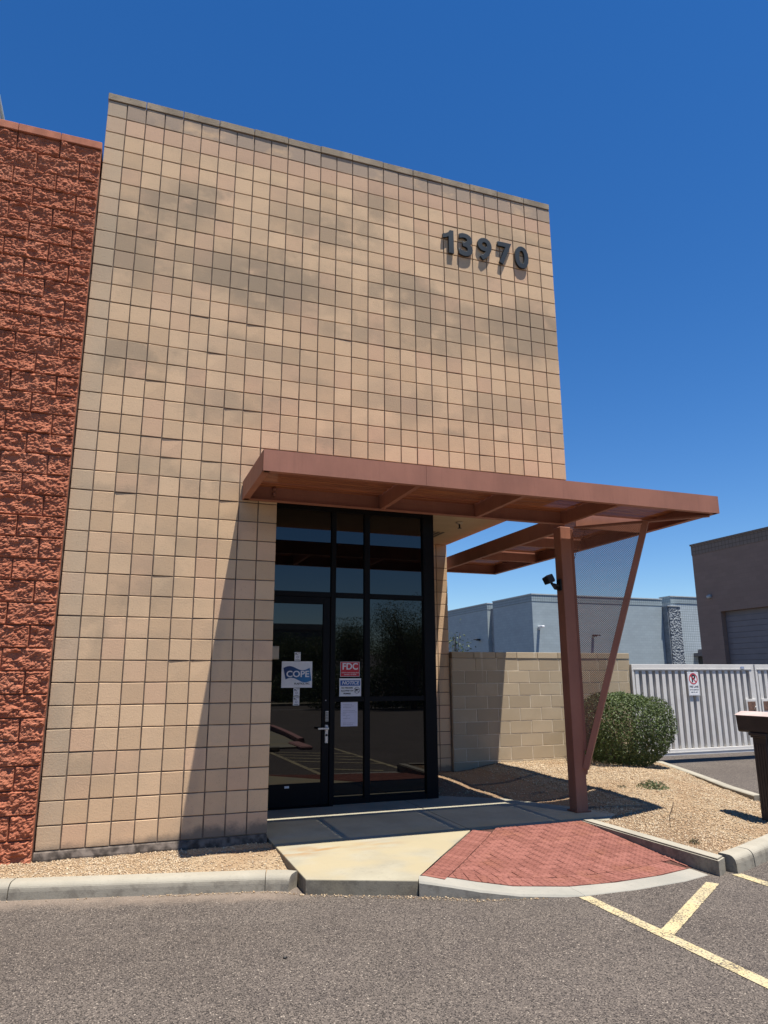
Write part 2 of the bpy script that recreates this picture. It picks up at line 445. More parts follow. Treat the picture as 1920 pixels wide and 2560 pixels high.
M['lens'] = simple('lamp_lens', (0.35, 0.34, 0.28), 0.3, 0.1, 30)
M['beigebox'] = simple('beige_box', (0.42, 0.36, 0.27), 0.6, 0.05, 10)
M['grey_wall'] = m_courses('grey_block', (0.315, 0.37, 0.39), 0.41, B, 0.008, 0.5, 0.8, 0.006)
M['grey_tile'] = m_courses('grey_tile', (0.28, 0.335, 0.355), B, B, 0.014, 0.0, 0.45)
M['pale_tile'] = m_courses('pale_tile', (0.40, 0.455, 0.475), B, B, 0.014, 0.0, 0.42)
M['grey_split'] = m_split('grey_split', (0.16, 0.18, 0.195), (0.28, 0.30, 0.315), (0.12, 0.135, 0.15))
M['brown_wall'] = m_courses('brown_block', (0.255, 0.180, 0.145), 0.41, B, 0.006, 0.5, 0.85, 0.005)
M['brown_tile'] = m_courses('brown_tile', (0.21, 0.165, 0.135), B, B, 0.013, 0.0, 0.5)
M['shutter'] = simple('shutter', (0.16, 0.145, 0.15), 0.6, 0.06, 3)
M['plainwall'] = simple('plain_wall', (0.33, 0.27, 0.21), 0.9, 0.1, 2)
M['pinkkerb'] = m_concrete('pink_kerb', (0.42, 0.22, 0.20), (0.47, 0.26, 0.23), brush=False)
M['greymetal'] = simple('grey_metal', (0.40, 0.42, 0.42), 0.5, 0.08, 4)
M['roof'] = simple('roofing', (0.35, 0.34, 0.32), 0.9, 0.1, 2)
M['bark'] = simple('bark', (0.11, 0.085, 0.06), 0.95, 0.3, 12, bump=0.8, bscale=40)
M['hill'] = simple('hill_scrub', (0.16, 0.14, 0.15), 0.95, 0.2, 0.02)
M['iron'] = simple('fence_iron', (0.20, 0.08, 0.06), 0.5, 0.2, 8)

def m_cmu():
    t = NT('boundary_block')
    P = t.pos()
    rnd = t.n('ShaderNodeObjectInfo').outputs['Random']
    c = t.mix(rnd, (0.35, 0.275, 0.185), (0.45, 0.36, 0.245))
    c = t.mix(t.math('MULTIPLY', t.ramp(t.noise(P, 3, 4), 0.45, 0.7), 0.4), c, (0.34, 0.265, 0.17))
    drip = t.noise(t.vmath('MULTIPLY', P, (14, 14, 0.7)), 1.0, 3)
    z = t.xyz(P)[2]
    c = t.mix(t.math('MULTIPLY', t.math('MULTIPLY', t.ramp(drip, 0.60, 0.72), t.ramp(z, 0.9, 1.8)), 0.5), c, (0.62, 0.54, 0.42))
    g = t.noise(P, 160, 4)
    c = t.mix(t.math('MULTIPLY', t.math('SUBTRACT', g, 0.5), 0.6), c, (0.2, 0.15, 0.1))
    return t.fin(c, 0.94, t.bump(g, 0.5, 0.005), spec=0.12)
M['cmu'] = m_cmu()
M['cmumortar'] = simple('pale_mortar', (0.64, 0.56, 0.43), 0.95, 0.12, 14, bump=0.4, spec=0.1)

# ---------------------------------------------------------------- object helpers
def link(name, mesh, mat=None, parent=None, loc=(0, 0, 0), rot=(0, 0, 0)):
    o = bpy.data.objects.new(name, mesh)
    if mat is not None and mesh is not None and not mesh.materials:
        mesh.materials.append(mat)
    COL.objects.link(o)
    o.location = loc
    o.rotation_euler = rot
    if parent is not None:
        o.parent = parent
    return o

def thing(name, label, cat, loc=(0, 0, 0), group=None):
    o = bpy.data.objects.new(name, None)
    o.empty_display_size = 0.2
    COL.objects.link(o)
    o.location = loc
    o['label'] = label
    o['category'] = cat
    if group:
        o['group'] = group
    return o

def tag(o, label, cat, group=None):
    o['label'] = label
    o['category'] = cat
    if group:
        o['group'] = group
    return o

def finish(bm, smooth=False):
    bmesh.ops.recalc_face_normals(bm, faces=bm.faces)
    me = bpy.data.meshes.new('mesh')
    bm.to_mesh(me)
    bm.free()
    if smooth:
        for p in me.polygons:
            p.use_smooth = True
    return me

def bm_box(bm, x0, x1, y0, y1, z0, z1, bev=0.0, mat=None):
    r = bmesh.ops.create_cube(bm, size=1.0)
    vs = r['verts']
    for v in vs:
        v.co = Vector(((x0 + x1) / 2 + v.co.x * (x1 - x0), (y0 + y1) / 2 + v.co.y * (y1 - y0), (z0 + z1) / 2 + v.co.z * (z1 - z0)))
        if mat is not None:
            v.co = mat @ v.co
    if bev:
        es = list({e for v in vs for e in v.link_edges})
        bmesh.ops.bevel(bm, geom=es, offset=bev, segments=1, affect='EDGES', profile=0.5)

def box_me(x0, x1, y0, y1, z0, z1, bev=0.0):
    bm = bmesh.new()
    bm_box(bm, x0, x1, y0, y1, z0, z1, bev)
    return finish(bm)

def boxes_me(lst, bev=0.0):
    bm = bmesh.new()
    for b in lst:
        bm_box(bm, *b, bev)
    return finish(bm)

def box(name, b, mat, parent=None, bev=0.0):
    return link(name, box_me(*b, bev), mat, parent)

def poly_me(pts, ztop, zbot, bev=0.0):
    """prism over a polygon; ztop may be a function of (x, y)"""
    f = ztop if callable(ztop) else (lambda x, y: ztop)
    bm = bmesh.new()
    top = [bm.verts.new((x, y, f(x, y))) for x, y in pts]
    bot = [bm.verts.new((x, y, zbot)) for x, y in pts]
    n = len(pts)
    tf = bm.faces.new(top)
    bm.faces.new(bot[::-1])
    for i in range(n):
        bm.faces.new((top[i], bot[i], bot[(i + 1) % n], top[(i + 1) % n]))
    if bev:
        bmesh.ops.bevel(bm, geom=list(tf.edges), offset=bev, segments=2, affect='EDGES', profile=0.5)
    return finish(bm)

def tube_bm(bm, pts, rad, seg=8):
    prev = None
    for i, p in enumerate(pts):
        p = Vector(p)
        d = (Vector(pts[min(i + 1, len(pts) - 1)]) - Vector(pts[max(i - 1, 0)])).normalized()
        a = d.cross(Vector((0, 0, 1)) if abs(d.z) < 0.9 else Vector((1, 0, 0))).normalized()
        b = d.cross(a)
        r_ = rad[i] if isinstance(rad, (list, tuple)) else rad
        ring = [bm.verts.new(p + (a * math.cos(2 * math.pi * k / seg) + b * math.sin(2 * math.pi * k / seg)) * r_) for k in range(seg)]
        if prev:
            for k in range(seg):
                bm.faces.new((prev[k], prev[(k + 1) % seg], ring[(k + 1) % seg], ring[k]))
        else:
            bm.faces.new(ring[::-1])
        prev = ring
    bm.faces.new(prev)

def tube_me(pts, rad, seg=8, smooth=True):
    bm = bmesh.new()
    tube_bm(bm, pts, rad, seg)
    return finish(bm, smooth)

def text_me(s, size, bold=0.0, depth=0.0006, align='CENTER', shear=0.0, sx=1.0, spacing=1.0, bevel=0.0):
    cu = bpy.data.curves.new('text', 'FONT')
    cu.body = s
    cu.size = size
    cu.offset = bold
    cu.extrude = depth
    cu.bevel_depth = bevel
    cu.align_x = align
    cu.align_y = 'CENTER'
    cu.shear = shear
    cu.space_character = spacing
    cu.resolution_u = 4
    o = bpy.data.objects.new('text', cu)
    COL.objects.link(o)
    dg = bpy.context.evaluated_depsgraph_get()
    me = bpy.data.meshes.new_from_object(o.evaluated_get(dg))
    bpy.data.objects.remove(o)
    bpy.data.curves.remove(cu)
    me.materials.clear()
    if sx != 1.0:
        me.transform(Matrix.Diagonal((sx, 1, 1, 1)))
    return me

def text(name, s, size, mat, parent, x, y, z, **kw):
    """lettering standing upright and facing -y"""
    return link(name, text_me(s, size, **kw), mat, parent, (x, y, z), (math.pi / 2, 0, 0))

def struct(o):
    o['kind'] = 'structure'
    return o

def stuff(o):
    o['kind'] = 'stuff'
    return o

def np_mesh(verts, faces, nper):
    me = bpy.data.meshes.new('mesh')
    nv, nf = len(verts), len(faces)
    me.vertices.add(nv)
    me.vertices.foreach_set('co', np.asarray(verts, dtype=np.float32).ravel())
    me.loops.add(nf * nper)
    me.loops.foreach_set('vertex_index', np.asarray(faces, dtype=np.int32).ravel())
    me.polygons.add(nf)
    me.polygons.foreach_set('loop_start', np.arange(0, nf * nper, nper, dtype=np.int32))
    me.update()
    me.validate()
    return me

# ---------------------------------------------------------------- ground
def sstep(a, b, x):
    t = min(1, max(0, (x - a) / (b - a)))
    return t * t * (3 - 2 * t)

def asphalt_z(x, y):
    return -0.17 + 0.115 * sstep(-2.2, 3.4, y) * sstep(5.6, 8.0, x)

def grid_me(xs, ys, zf):
    bm = bmesh.new()
    g = [[bm.verts.new((x, y, zf(x, y))) for y in ys] for x in xs]
    for i in range(len(xs) - 1):
        for j in range(len(ys) - 1):
            bm.faces.new((g[i][j], g[i + 1][j], g[i + 1][j + 1], g[i][j + 1]))
    return finish(bm, True)

gx = [-400, -60, -20] + [i * 0.5 for i in range(-20, 41)] + [30, 60, 400]
gy = [-400, -80, -30] + [i * 0.5 for i in range(-24, 17)] + [14, 30, 80, 400]
struct(link('ground', grid_me(gx, gy, asphalt_z), M['asphalt']))

# ---------------------------------------------------------------- tan block building
RND = random.Random(11)
J = 0.0056            # half joint
DEP = 0.05
def block_bm(bm, w_, h_, d_, ch, mat=None):
    """chamfered block: face at y=0, back at y=d_"""
    x, z = w_ / 2, h_ / 2
    v = []
    for (yy, ins) in ((0.0, ch), (ch, 0.0), (d_, 0.0)):
        for sx, sz in ((-1, -1), (1, -1), (1, 1), (-1, 1)):
            p = Vector((sx * (x - ins), yy, sz * (z - ins)))
            v.append(bm.verts.new(mat @ p if mat is not None else p))
    bm.faces.new((v[0], v[1], v[2], v[3]))
    for a in (0, 4):
        for k in range(4):
            bm.faces.new((v[a + k], v[a + (k + 1) % 4], v[a + 4 + (k + 1) % 4], v[a + 4 + k]))

def block_me(w_, h_, d_, ch):
    bm = bmesh.new()
    block_bm(bm, w_, h_, d_, ch)
    return finish(bm)

def chipped_me(w_, h_, d_, ch, seed):
    """block with a chipped lower or upper corner and slightly wavy arrises"""
    r_ = random.Random(seed)
    me = block_me(w_, h_, d_, ch)
    bm = bmesh.new()
    bm.from_mesh(me)
    fr = [v for v in bm.verts if v.co.y < d_ * 0.5]
    for v in fr:
        v.co.x += r_.uniform(-0.0016, 0.0016)
        v.co.z += r_.uniform(-0.0016, 0.0016)
    c = r_.choice(fr)
    if seed % 2:
        c.co.x *= 0.94
        c.co.z *= 0.94
        c.co.y += 0.006
    return finish(bm)

bldg = thing('block_building', 'tall tan concrete block entrance wall with a recessed dark glass doorway and stacked square blocks', 'building')
blk_var = [chipped_me(B - 2 * J, B - 2 * J, DEP, 0.003, s) for s in (2, 4, 6, 8, 1)]
wts = [8, 8, 8, 8, 1]

def m_place(x, y, z, rz=0.0, jit=True):
    row = 37 - int(z / B)
    proud = {11: .0022, 14: .002, 15: .003, 16: .0022, 17: .002, 18: .0015, 2: .001, 21: .002, 33: .0015}.get(row, 0.0) if rz == 0 else 0
    t = Matrix.Translation((x, y - proud + (RND.gauss(0, 0.0009) if jit else 0), z))
    r_ = Matrix.Rotation(rz, 4, 'Z')
    if jit:
        r_ = r_ @ Matrix.Rotation(RND.gauss(0, 0.0042), 4, 'X') @ Matrix.Rotation(RND.gauss(0, 0.005), 4, 'Z') @ Matrix.Rotation(RND.gauss(0, 0.003), 4, 'Y')
    return t @ r_

slots = []
for c in range(28):
    for r_ in range(38):
        if c >= 10 and r_ < 18:
            continue
        slots.append((m_place((c + 0.5) * B, 0.0, (r_ + 0.5) * B), 1.0))
PY = 3.56
for c in range(22, 28):
    for r_ in range(18):
        slots.append((m_place((c + 0.5) * B, PY, (r_ + 0.5) * B), 1.0 if c > 25 else 0.0))
camf = _f
def proj_area(m_):
    p = m_.translation
    d = p - CAM
    z = d.dot(camf)
    cosv = abs(d.normalized().dot(Vector((0, 1, 0))))
    return cosv / (z * z)
# rows hidden behind the canopy show least, so they go last
def score(s):
    p = s[0].translation
    hid = p.y < 1 and 3.7 < p.z < 4.1 and p.x > 1.8
    return proj_area(s[0]) * s[1] * (0.1 if hid else 1)
slots.sort(key=score, reverse=True)
for k, (m_, _) in enumerate(slots[:290]):
    o = link('block', RND.choices(blk_var, wts)[0], M['tan'], bldg)
    o.matrix_world = m_
bm = bmesh.new()
hbm = B - 2 * J
for (m_, _) in slots[290:]:
    block_bm(bm, hbm, hbm, DEP, 0.003, m_)
# returns that only show from another side: reveal of the left pier, right side of the upper wall, back pier
for r_ in range(18):
    for c in range(7):
        block_bm(bm, hbm, hbm, DEP, 0.003, m_place(2.032, (c + 0.5) * B + 0.05, (r_ + 0.5) * B, math.pi / 2))
    block_bm(bm, hbm, hbm, DEP, 0.003, m_place(5.69, PY + 0.5 * B + 0.06, (r_ + 0.5) * B, math.pi / 2))
for r_ in range(18, 38):
    for c in range(18):
        block_bm(bm, hbm, hbm, DEP, 0.003, m_place(5.69, (c + 0.5) * B + 0.055, (r_ + 0.5) * B, math.pi / 2))
stuff(link('blockwork', finish(bm), M['tan'], bldg))

g = 0.0105            # depth of the joints
HT = 38 * B
link('mortar_wall', boxes_me([
    (g, 2.032 - g, g, 1.50, -0.02, 18 * B - 0.001),
    (g, 5.69 - g, g, 3.76, 18 * B + 0.002, HT - 0.003),
    (4.47, 5.69 - g, PY + g, PY + 0.27, -0.2, 18 * B - 0.001)]), M['mortar'], bldg)
# lintel underside and soffit
link('lintel', boxes_me([(2.034, 5.686, 0.016, 0.205, 18 * B - 0.004, 18 * B + 0.001), (5.485, 5.686, 0.207, 3.55, 18 * B - 0.004, 18 * B + 0.001)]), M['soffit'], bldg)
box('soffit', (2.034, 5.475, 0.215, PY + 0.005, 18 * B - 0.012, 18 * B + 0.001), M['soffit'], bldg)
vent = boxes_me([(4.93, 5.21, 2.44, 3.06, 3.640, 3.6455)])
vp = link('soffit_vent', vent, M['soffit'], bldg)
link('vent_slot', boxes_me([(4.97 + k * 0.075, 5.01 + k * 0.075, 2.50, 3.0, 3.634, 3.6395) for k in range(3)]), M['black'], vp)
sp = link('sprinkler', tube_me([(5.06, 1.78, 3.647), (5.06, 1.78, 3.63), (5.06, 1.78, 3.61)], [0.055, 0.05, 0.032], 14), M['beigebox'], bldg)
link('sprinkler_head', tube_me([(5.06, 1.78, 3.612), (5.06, 1.78, 3.56), (5.06, 1.78, 3.557), (5.06, 1.78, 3.55)], [0.014, 0.012, 0.03, 0.028], 10), M['black'], sp)
# footing strip under the blocks
bm = bmesh.new()
xs = [i * 0.045 for i in range(46)]
rows = []
for i, x in enumerate(xs):
    n_ = noise.noise(Vector((x * 5, 1.3, 0)))
    o_ = -0.012 - 0.034 * max(0, n_) - 0.01 * noise.noise(Vector((x * 23, 4, 0)))
    rows.append([bm.verts.new((x, 0.004, -0.004)), bm.verts.new((x, o_, -0.010 - 0.012 * abs(noise.noise(Vector((x * 17, 0, 2)))))),
                 bm.verts.new((x, o_ - 0.016 - 0.012 * noise.noise(Vector((x * 13, 8, 2))), -0.06)), bm.verts.new((x, o_ - 0.02, -0.25))])
for a, b in zip(rows, rows[1:]):
    for k in range(3):
        bm.faces.new((a[k], b[k], b[k + 1], a[k + 1]))
link('footing', finish(bm), M['footing'], bldg)
# caps along the top
capl = 0.4064
x = -0.004
k = 0
while x < 5.69:
    L_ = min(capl, 5.694 - x)
    if L_ > 0.05:
        me = box_me(x + 0.003, x + L_ - 0.003, -0.010 + RND.uniform(-0.003, 0.003), 0.21, HT + 0.002, HT + 0.088 + RND.uniform(-0.004, 0.004), 0.004)
        link('cap_stone', me, M['cap'], bldg)
    x += L_
box('roof', (0.02, 5.66, 0.22, 3.74, HT - 0.05, HT - 0.002), M['roof'], bldg)
box('side_parapet', (5.49, 5.69, 0.215, 3.76, HT + 0.002, HT + 0.085), M['cap'], bldg)

# ---- storefront in the recess
YG = 1.50
FT = 18 * B - 0.013
FB = -0.035
def frame_bar(nm, x0, x1, z0, z1, parent, y0=YG - 0.02, y1=YG + 0.09):
    return link(nm, box_me(x0, x1, y0, y1, z0, z1, 0.003), M['frame'], parent)
win = link('storefront_frame', boxes_me([(2.045, 2.09, YG - 0.02, YG + 0.09, FB, FT), (2.09, 4.345, YG - 0.018, YG + 0.09, FT - 0.06, FT)]), M['frame'], bldg)
for x0, x1 in ((3.062, 3.126), (3.512, 3.588)):
    frame_bar('mullion', x0, x1, FB, FT - 0.061, win)
frame_bar('corner_jamb', 4.345, 4.505, FB, FT, win, YG - 0.03, YG + 0.13)
for x0, x1 in ((2.091, 3.061), (3.127, 3.511), (3.589, 4.344)):
    frame_bar('transom', x0, x1, 2.457, 2.522, win)
for x0, x1 in ((3.127, 3.511), (3.589, 4.344)):
    frame_bar('sill', x0, x1, FB, 0.03, win)
    frame_bar('mid_rail', x0, x1, 1.163, 1.224, win, YG - 0.008, YG + 0.07)
box('side_panel', (4.40, 4.50, YG + 0.132, PY + 0.27, FB, FT), M['frame'], win)
for x0, x1, z0, z1 in ((2.09, 3.061, 2.523, FT - 0.061), (3.127, 3.511, 2.523, FT - 0.061), (3.589, 4.344, 2.523, FT - 0.061),
                       (3.127, 3.511, 1.225, 2.456), (3.589, 4.344, 1.225, 2.456), (3.127, 3.511, 0.031, 1.162), (3.589, 4.344, 0.031, 1.162)):
    link('pane', box_me(x0, x1, YG + 0.012, YG + 0.024, z0, z1), M['glass'], win)
door = link('door', boxes_me([(2.10, 2.21, YG - 0.012, YG + 0.04, FB + 0.012, 2.455), (2.966, 3.055, YG - 0.012, YG + 0.04, FB + 0.012, 2.455),
                              (2.21, 2.966, YG - 0.011, YG + 0.04, 2.368, 2.455), (2.21, 2.966, YG - 0.011, YG + 0.04, FB + 0.012, 0.228)], 0.002), M['frame'], bldg)
link('door_glass', box_me(2.21, 2.966, YG + 0.012, YG + 0.02, 0.228, 2.368), M['glass'], door)
link('keypad', boxes_me([(3.003, 3.045, YG - 0.030, YG - 0.013, 0.936, 1.058)], 0.003), M['alu'], door)
link('keypad_button', boxes_me([(3.007 + c * 0.0125, 3.0155 + c * 0.0125, YG - 0.034, YG - 0.0305, 0.945 + r_ * 0.0175, 0.957 + r_ * 0.0175) for c in range(3) for r_ in range(6)]), M['ink'], door)
link('lock_plate', box_me(3.001, 3.042, YG - 0.030, YG - 0.013, 0.678, 0.895, 0.006), M['alu'], door)
link('lever', boxes_me([(3.008, 3.036, YG - 0.075, YG - 0.031, 0.842, 0.870), (2.90, 3.036, YG - 0.09, YG - 0.0755, 0.844, 0.866)], 0.003), M['alu'], door)
link('lock_cylinder', tube_me([(3.022, YG - 0.031, 0.775), (3.022, YG - 0.038, 0.775)], 0.013, 12), M['black'], door)
link('push_bar', boxes_me([(2.90, 2.966, YG - 0.055, YG - 0.035, 0.845, 0.866)]), M['black'], door)
link('rivet', tube_me([(3.01, YG - 0.013, 1.185), (3.01, YG - 0.018, 1.185)], 0.007, 10), M['alu'], door)
link('door_label', box_me(2.52, 2.575, YG - 0.0135, YG - 0.0115, 0.185, 0.21), M['white'], door)
link('threshold', box_me(2.06, 3.10, YG - 0.09, YG + 0.03, FB - 0.004, FB + 0.010, 0.003), M['frame'], door)

box('light_block_panel', (2.04, 4.40, YG + 0.10, YG + 0.12, FB, FT), M['frame'], bldg)  # unseen dark panel added to stop light leaking around the door

# ---------------------------------------------------------------- signs on the glass
YS = YG + 0.010
sg = thing('company_sign', 'square white company sign with a wavy blue flag on the door glass', 'sign', (2.64, YS, 1.34))
def sgbox(nm, x0, x1, z0, z1, mat, par, y0, y1):
    me = box_me(x0, x1, y0, y1, z0, z1)
    o = link(nm, me, mat, par)
    o.matrix_parent_inverse = Matrix.Translation(par.location).inverted()
    return o
def sgtext(nm, s, size, mat, par, x, y, z, **kw):
    o = text(nm, s, size, mat, par, x, y, z, **kw)
    o.matrix_parent_inverse = Matrix.Translation(par.location).inverted()
    return o
sgbox('board', 2.452, 2.836, 1.340, 1.656, M['white'], sg, YS - 0.006, YS)
bm = bmesh.new()
n_ = 22
up, dn = [], []
for i in range(n_ + 1):
    u = i / n_
    xx = 2.484 + u * 0.318
    wv = 0.028 * math.sin(u * 2 * math.pi * 0.95 + 0.25)
    up.append((xx + 0.0 - 0.012 * (1 - u) , 1.568 + wv + 0.012 * u))
    dn.append((xx + 0.018 + 0.008 * u, 1.432 + wv * 0.95 - 0.004 * u))
va = [bm.verts.new((x, YS - 0.0085, z)) for x, z in up]
vb = [bm.verts.new((x, YS - 0.0085, z)) for x, z in dn]
vc = [bm.verts.new((x, YS - 0.0062, z)) for x, z in up]
vd = [bm.verts.new((x, YS - 0.0062, z)) for x, z in dn]
for i in range(n_):
    bm.faces.new((va[i], va[i + 1], vb[i + 1], vb[i]))
    bm.faces.new((va[i], vc[i], vc[i + 1], va[i + 1]))
    bm.faces.new((vb[i], vb[i + 1], vd[i + 1], vd[i]))
o = link('flag_emblem', finish(bm), M['flag'], sg)
o.matrix_parent_inverse = Matrix.Translation(sg.location).inverted()
sgtext('lettering', 'COPE', 0.104, M['white'], sg, 2.654, YS - 0.0095, 1.500, bold=0.0022, sx=1.10, spacing=1.0)
sgtext('lettering', 'PLASTICS, INC.', 0.028, M['ink'], sg, 2.712, YS - 0.0072, 1.387, bold=0.0009, sx=1.08)

fd = thing('fire_sign', 'small red and white FDC sign on the glass beside the door', 'sign', (3.33, YS, 1.469))
sgbox('border', 3.201, 3.456, 1.470, 1.653, M['white'], fd, YS - 0.003, YS)
sgbox('board', 3.206, 3.451, 1.475, 1.648, M['signred'], fd, YS - 0.0045, YS - 0.0031)
sgtext('lettering', 'FDC', 0.112, M['white'], fd, 3.329, YS - 0.0055, 1.592, bold=0.0026, sx=0.98)
sgtext('lettering', '13970 W. Lower Buckeye Road', 0.0178, M['white'], fd, 3.329, YS - 0.0055, 1.518, bold=0.0003)
sgtext('lettering', 'Goodyear, AZ 85338', 0.0185, M['white'], fd, 3.329, YS - 0.0055, 1.496, bold=0.0003)

nt = thing('notice_sign', 'blue and white notice sign about firearms, below the red sign', 'sign', (3.33, YS, 1.228))
sgbox('board', 3.190, 3.476, 1.229, 1.449, M['white'], nt, YS - 0.004, YS)
sgbox('header', 3.202, 3.464, 1.358, 1.424, M['signblue'], nt, YS - 0.0055, YS - 0.0041)
sgtext('lettering', 'NOTICE', 0.058, M['white'], nt, 3.333, YS - 0.0065, 1.392, bold=0.0016, shear=0.2, sx=1.05)
for k, s_ in enumerate(('NO FIREARMS', 'ALLOWED ON', 'PREMISES')):
    sgtext('lettering', s_, 0.0245, M['ink'], nt, 3.291, YS - 0.0055, 1.331 - k * 0.0345, bold=0.0008, sx=0.98)
def ring_me(cx, cz, r0, r1, y, seg=28, bar=None):
    bm = bmesh.new()
    a = [bm.verts.new((cx + r0 * math.cos(2 * math.pi * k / seg), y, cz + r0 * math.sin(2 * math.pi * k / seg))) for k in range(seg)]
    b = [bm.verts.new((cx + r1 * math.cos(2 * math.pi * k / seg), y, cz + r1 * math.sin(2 * math.pi * k / seg))) for k in range(seg)]
    for k in range(seg):
        bm.faces.new((a[k], b[k], b[(k + 1) % seg], a[(k + 1) % seg]))
    if bar:
        t_ = r1 - r0
        d1 = Vector((math.cos(bar), 0, math.sin(bar)))
        d2 = Vector((-d1.z, 0, d1.x))
        c_ = Vector((cx, y - 0.0003, cz))
        q = [c_ + d1 * s1 * (r0 + t_ * 0.3) + d2 * s2 * t_ * 0.5 for s1, s2 in ((-1, -1), (1, -1), (1, 1), (-1, 1))]
        bm.faces.new([bm.verts.new(p) for p in q])
    me = finish(bm)
    return me
def put(nm, me, mat, par):
    o = link(nm, me, mat, par)
    o.matrix_parent_inverse = Matrix.Translation(par.location).inverted()
    return o
put('prohibition_ring', ring_me(3.420, 1.303, 0.034, 0.039, YS - 0.0056, bar=R(-45)), M['ink'], nt)
put('pistol_symbol', boxes_me([(3.399, 3.443, YS - 0.0052, YS - 0.0042, 1.306, 1.319), (3.399, 3.412, YS - 0.0053, YS - 0.0042, 1.286, 1.310), (3.412, 3.424, YS - 0.0051, YS - 0.0042, 1.298, 1.306)]), M['ink'], nt)

pn = thing('paper_notice', 'white sheet of printed paper taped to the glass beside the door handle', 'notice', (3.32, YS, 0.868))
sgbox('sheet', 3.212, 3.432, 0.868, 1.160, M['paper'], pn, YS - 0.002, YS)
prr = random.Random(3)
lines = []
for k, seg in enumerate([(.03, .13), (.03, .17), (.03, .12), None, (.03, .18), (.03, .195), (.03, .06), (.03, .105), (.07, .085), (.03, .105), None, None, (.03, .18), (.03, .145)]):
    if seg:
        x_ = 3.212 + seg[0]
        zz = 1.128 - k * 0.0185
        while x_ < 3.212 + seg[1]:
            l_ = prr.uniform(0.006, 0.018)
            lines.append((x_, x_ + l_, YS - 0.0032, YS - 0.0021, zz, zz + 0.0045))
            x_ += l_ + 0.004
stuff(put('print_line', boxes_me(lines), M['greyink'], pn))
for nm, x0, x1, z0, z1, lab in (('door_sticker', 2.610, 2.687, 1.664, 1.767, 'small white sticker on the door glass just above the company sign'),
                                ('door_sticker', 2.606, 2.684, 1.236, 1.335, 'small white sticker on the door glass directly under the company sign'),
                                ('door_sticker', 2.604, 2.682, 1.130, 1.231, 'lowest small white sticker hanging below the company sign on the door glass')):
    st = thing(nm, lab, 'sticker', (x0, YS, z0), 'small white stickers on the door glass')
    sgbox('label_sheet', x0, x1, z0, z1, M['white'], st, YS - 0.002, YS)
    ww, hh = x1 - x0, z1 - z0
    pr = [(x0 + .008, x0 + .028, YS - 0.0032, YS - 0.0021, z1 - .022, z1 - .012), (x0 + .008, x0 + .045, YS - 0.0032, YS - 0.0021, z1 - .032, z1 - .027),
          (x0 + .035, x1 - .006, YS - 0.0031, YS - 0.0021, z1 - .012, z1 - .008), (x0 + .012, x1 - .014, YS - 0.0031, YS - 0.0021, z0 + .008, z0 + .014)]
    stuff(put('print_line', boxes_me(pr), M['ink'], st))
    put('round_emblem', ring_me((x0 + x1) / 2, z0 + hh * 0.42, 0.009, 0.015, YS - 0.0025), M['greyink'], st)
ib = thing('intercom_box', 'beige wall box on the side of the block pier at door level', 'box', (2.04, 1.0, 1.67))
put('housing', box_me(2.036, 2.345, 1.18, 1.27, 1.672, 1.825, 0.004), M['beigebox'], ib)
put('cover', box_me(2.10, 2.335, 1.170, 1.179, 1.682, 1.815, 0.003), M['beigebox'], ib)

# ---------------------------------------------------------------- house number
hn = thing('house_number', 'black raised house number 13970 mounted high on the tan block wall', 'number sign', (4.6, -0.03, 6.7))
for ch_, cx, wd in (('1', 4.115, .152), ('3', 4.363, .196), ('9', 4.636, .206), ('7', 4.933, .206), ('0', 5.186, .206)):
    if ch_ == '1':
        pl = [(0.062, -0.162), (0.076, -0.162), (0.076, 0.162), (0.024, 0.162), (0.004, 0.128), (-0.034, 0.104), (-0.076, 0.092), (-0.076, 0.036), (-0.030, 0.050), (0.006, 0.072), (0.006, -0.162)]
        bm = bmesh.new()
        fa = [bm.verts.new((px, pz, 0.015)) for px, pz in pl[1:]]
        fb = [bm.verts.new((px, pz, -0.015)) for px, pz in pl[1:]]
        bm.faces.new(fa); bm.faces.new(fb[::-1])
        for k in range(len(fa)):
            j = (k + 1) % len(fa)
            bm.faces.new((fa[k], fb[k], fb[j], fa[j]))
        me = finish(bm)
    else:
        me = text_me(ch_, 0.44, bold=0.0105, depth=0.0135, bevel=0.0015)
    xs_ = [v.co.x for v in me.vertices]
    ys_ = [v.co.y for v in me.vertices]
    cx_, cy_ = (min(xs_) + max(xs_)) / 2, (min(ys_) + max(ys_)) / 2
    me.transform(Matrix.Diagonal((wd / (max(xs_) - min(xs_)), 0.325 / (max(ys_) - min(ys_)), 1, 1)) @ Matrix.Translation((-cx_, -cy_, 0)))
    o = link('digit', me, M['digit'], hn, (cx - 4.6, 0.006, 6.866 - 6.7), (math.pi / 2, 0, 0))

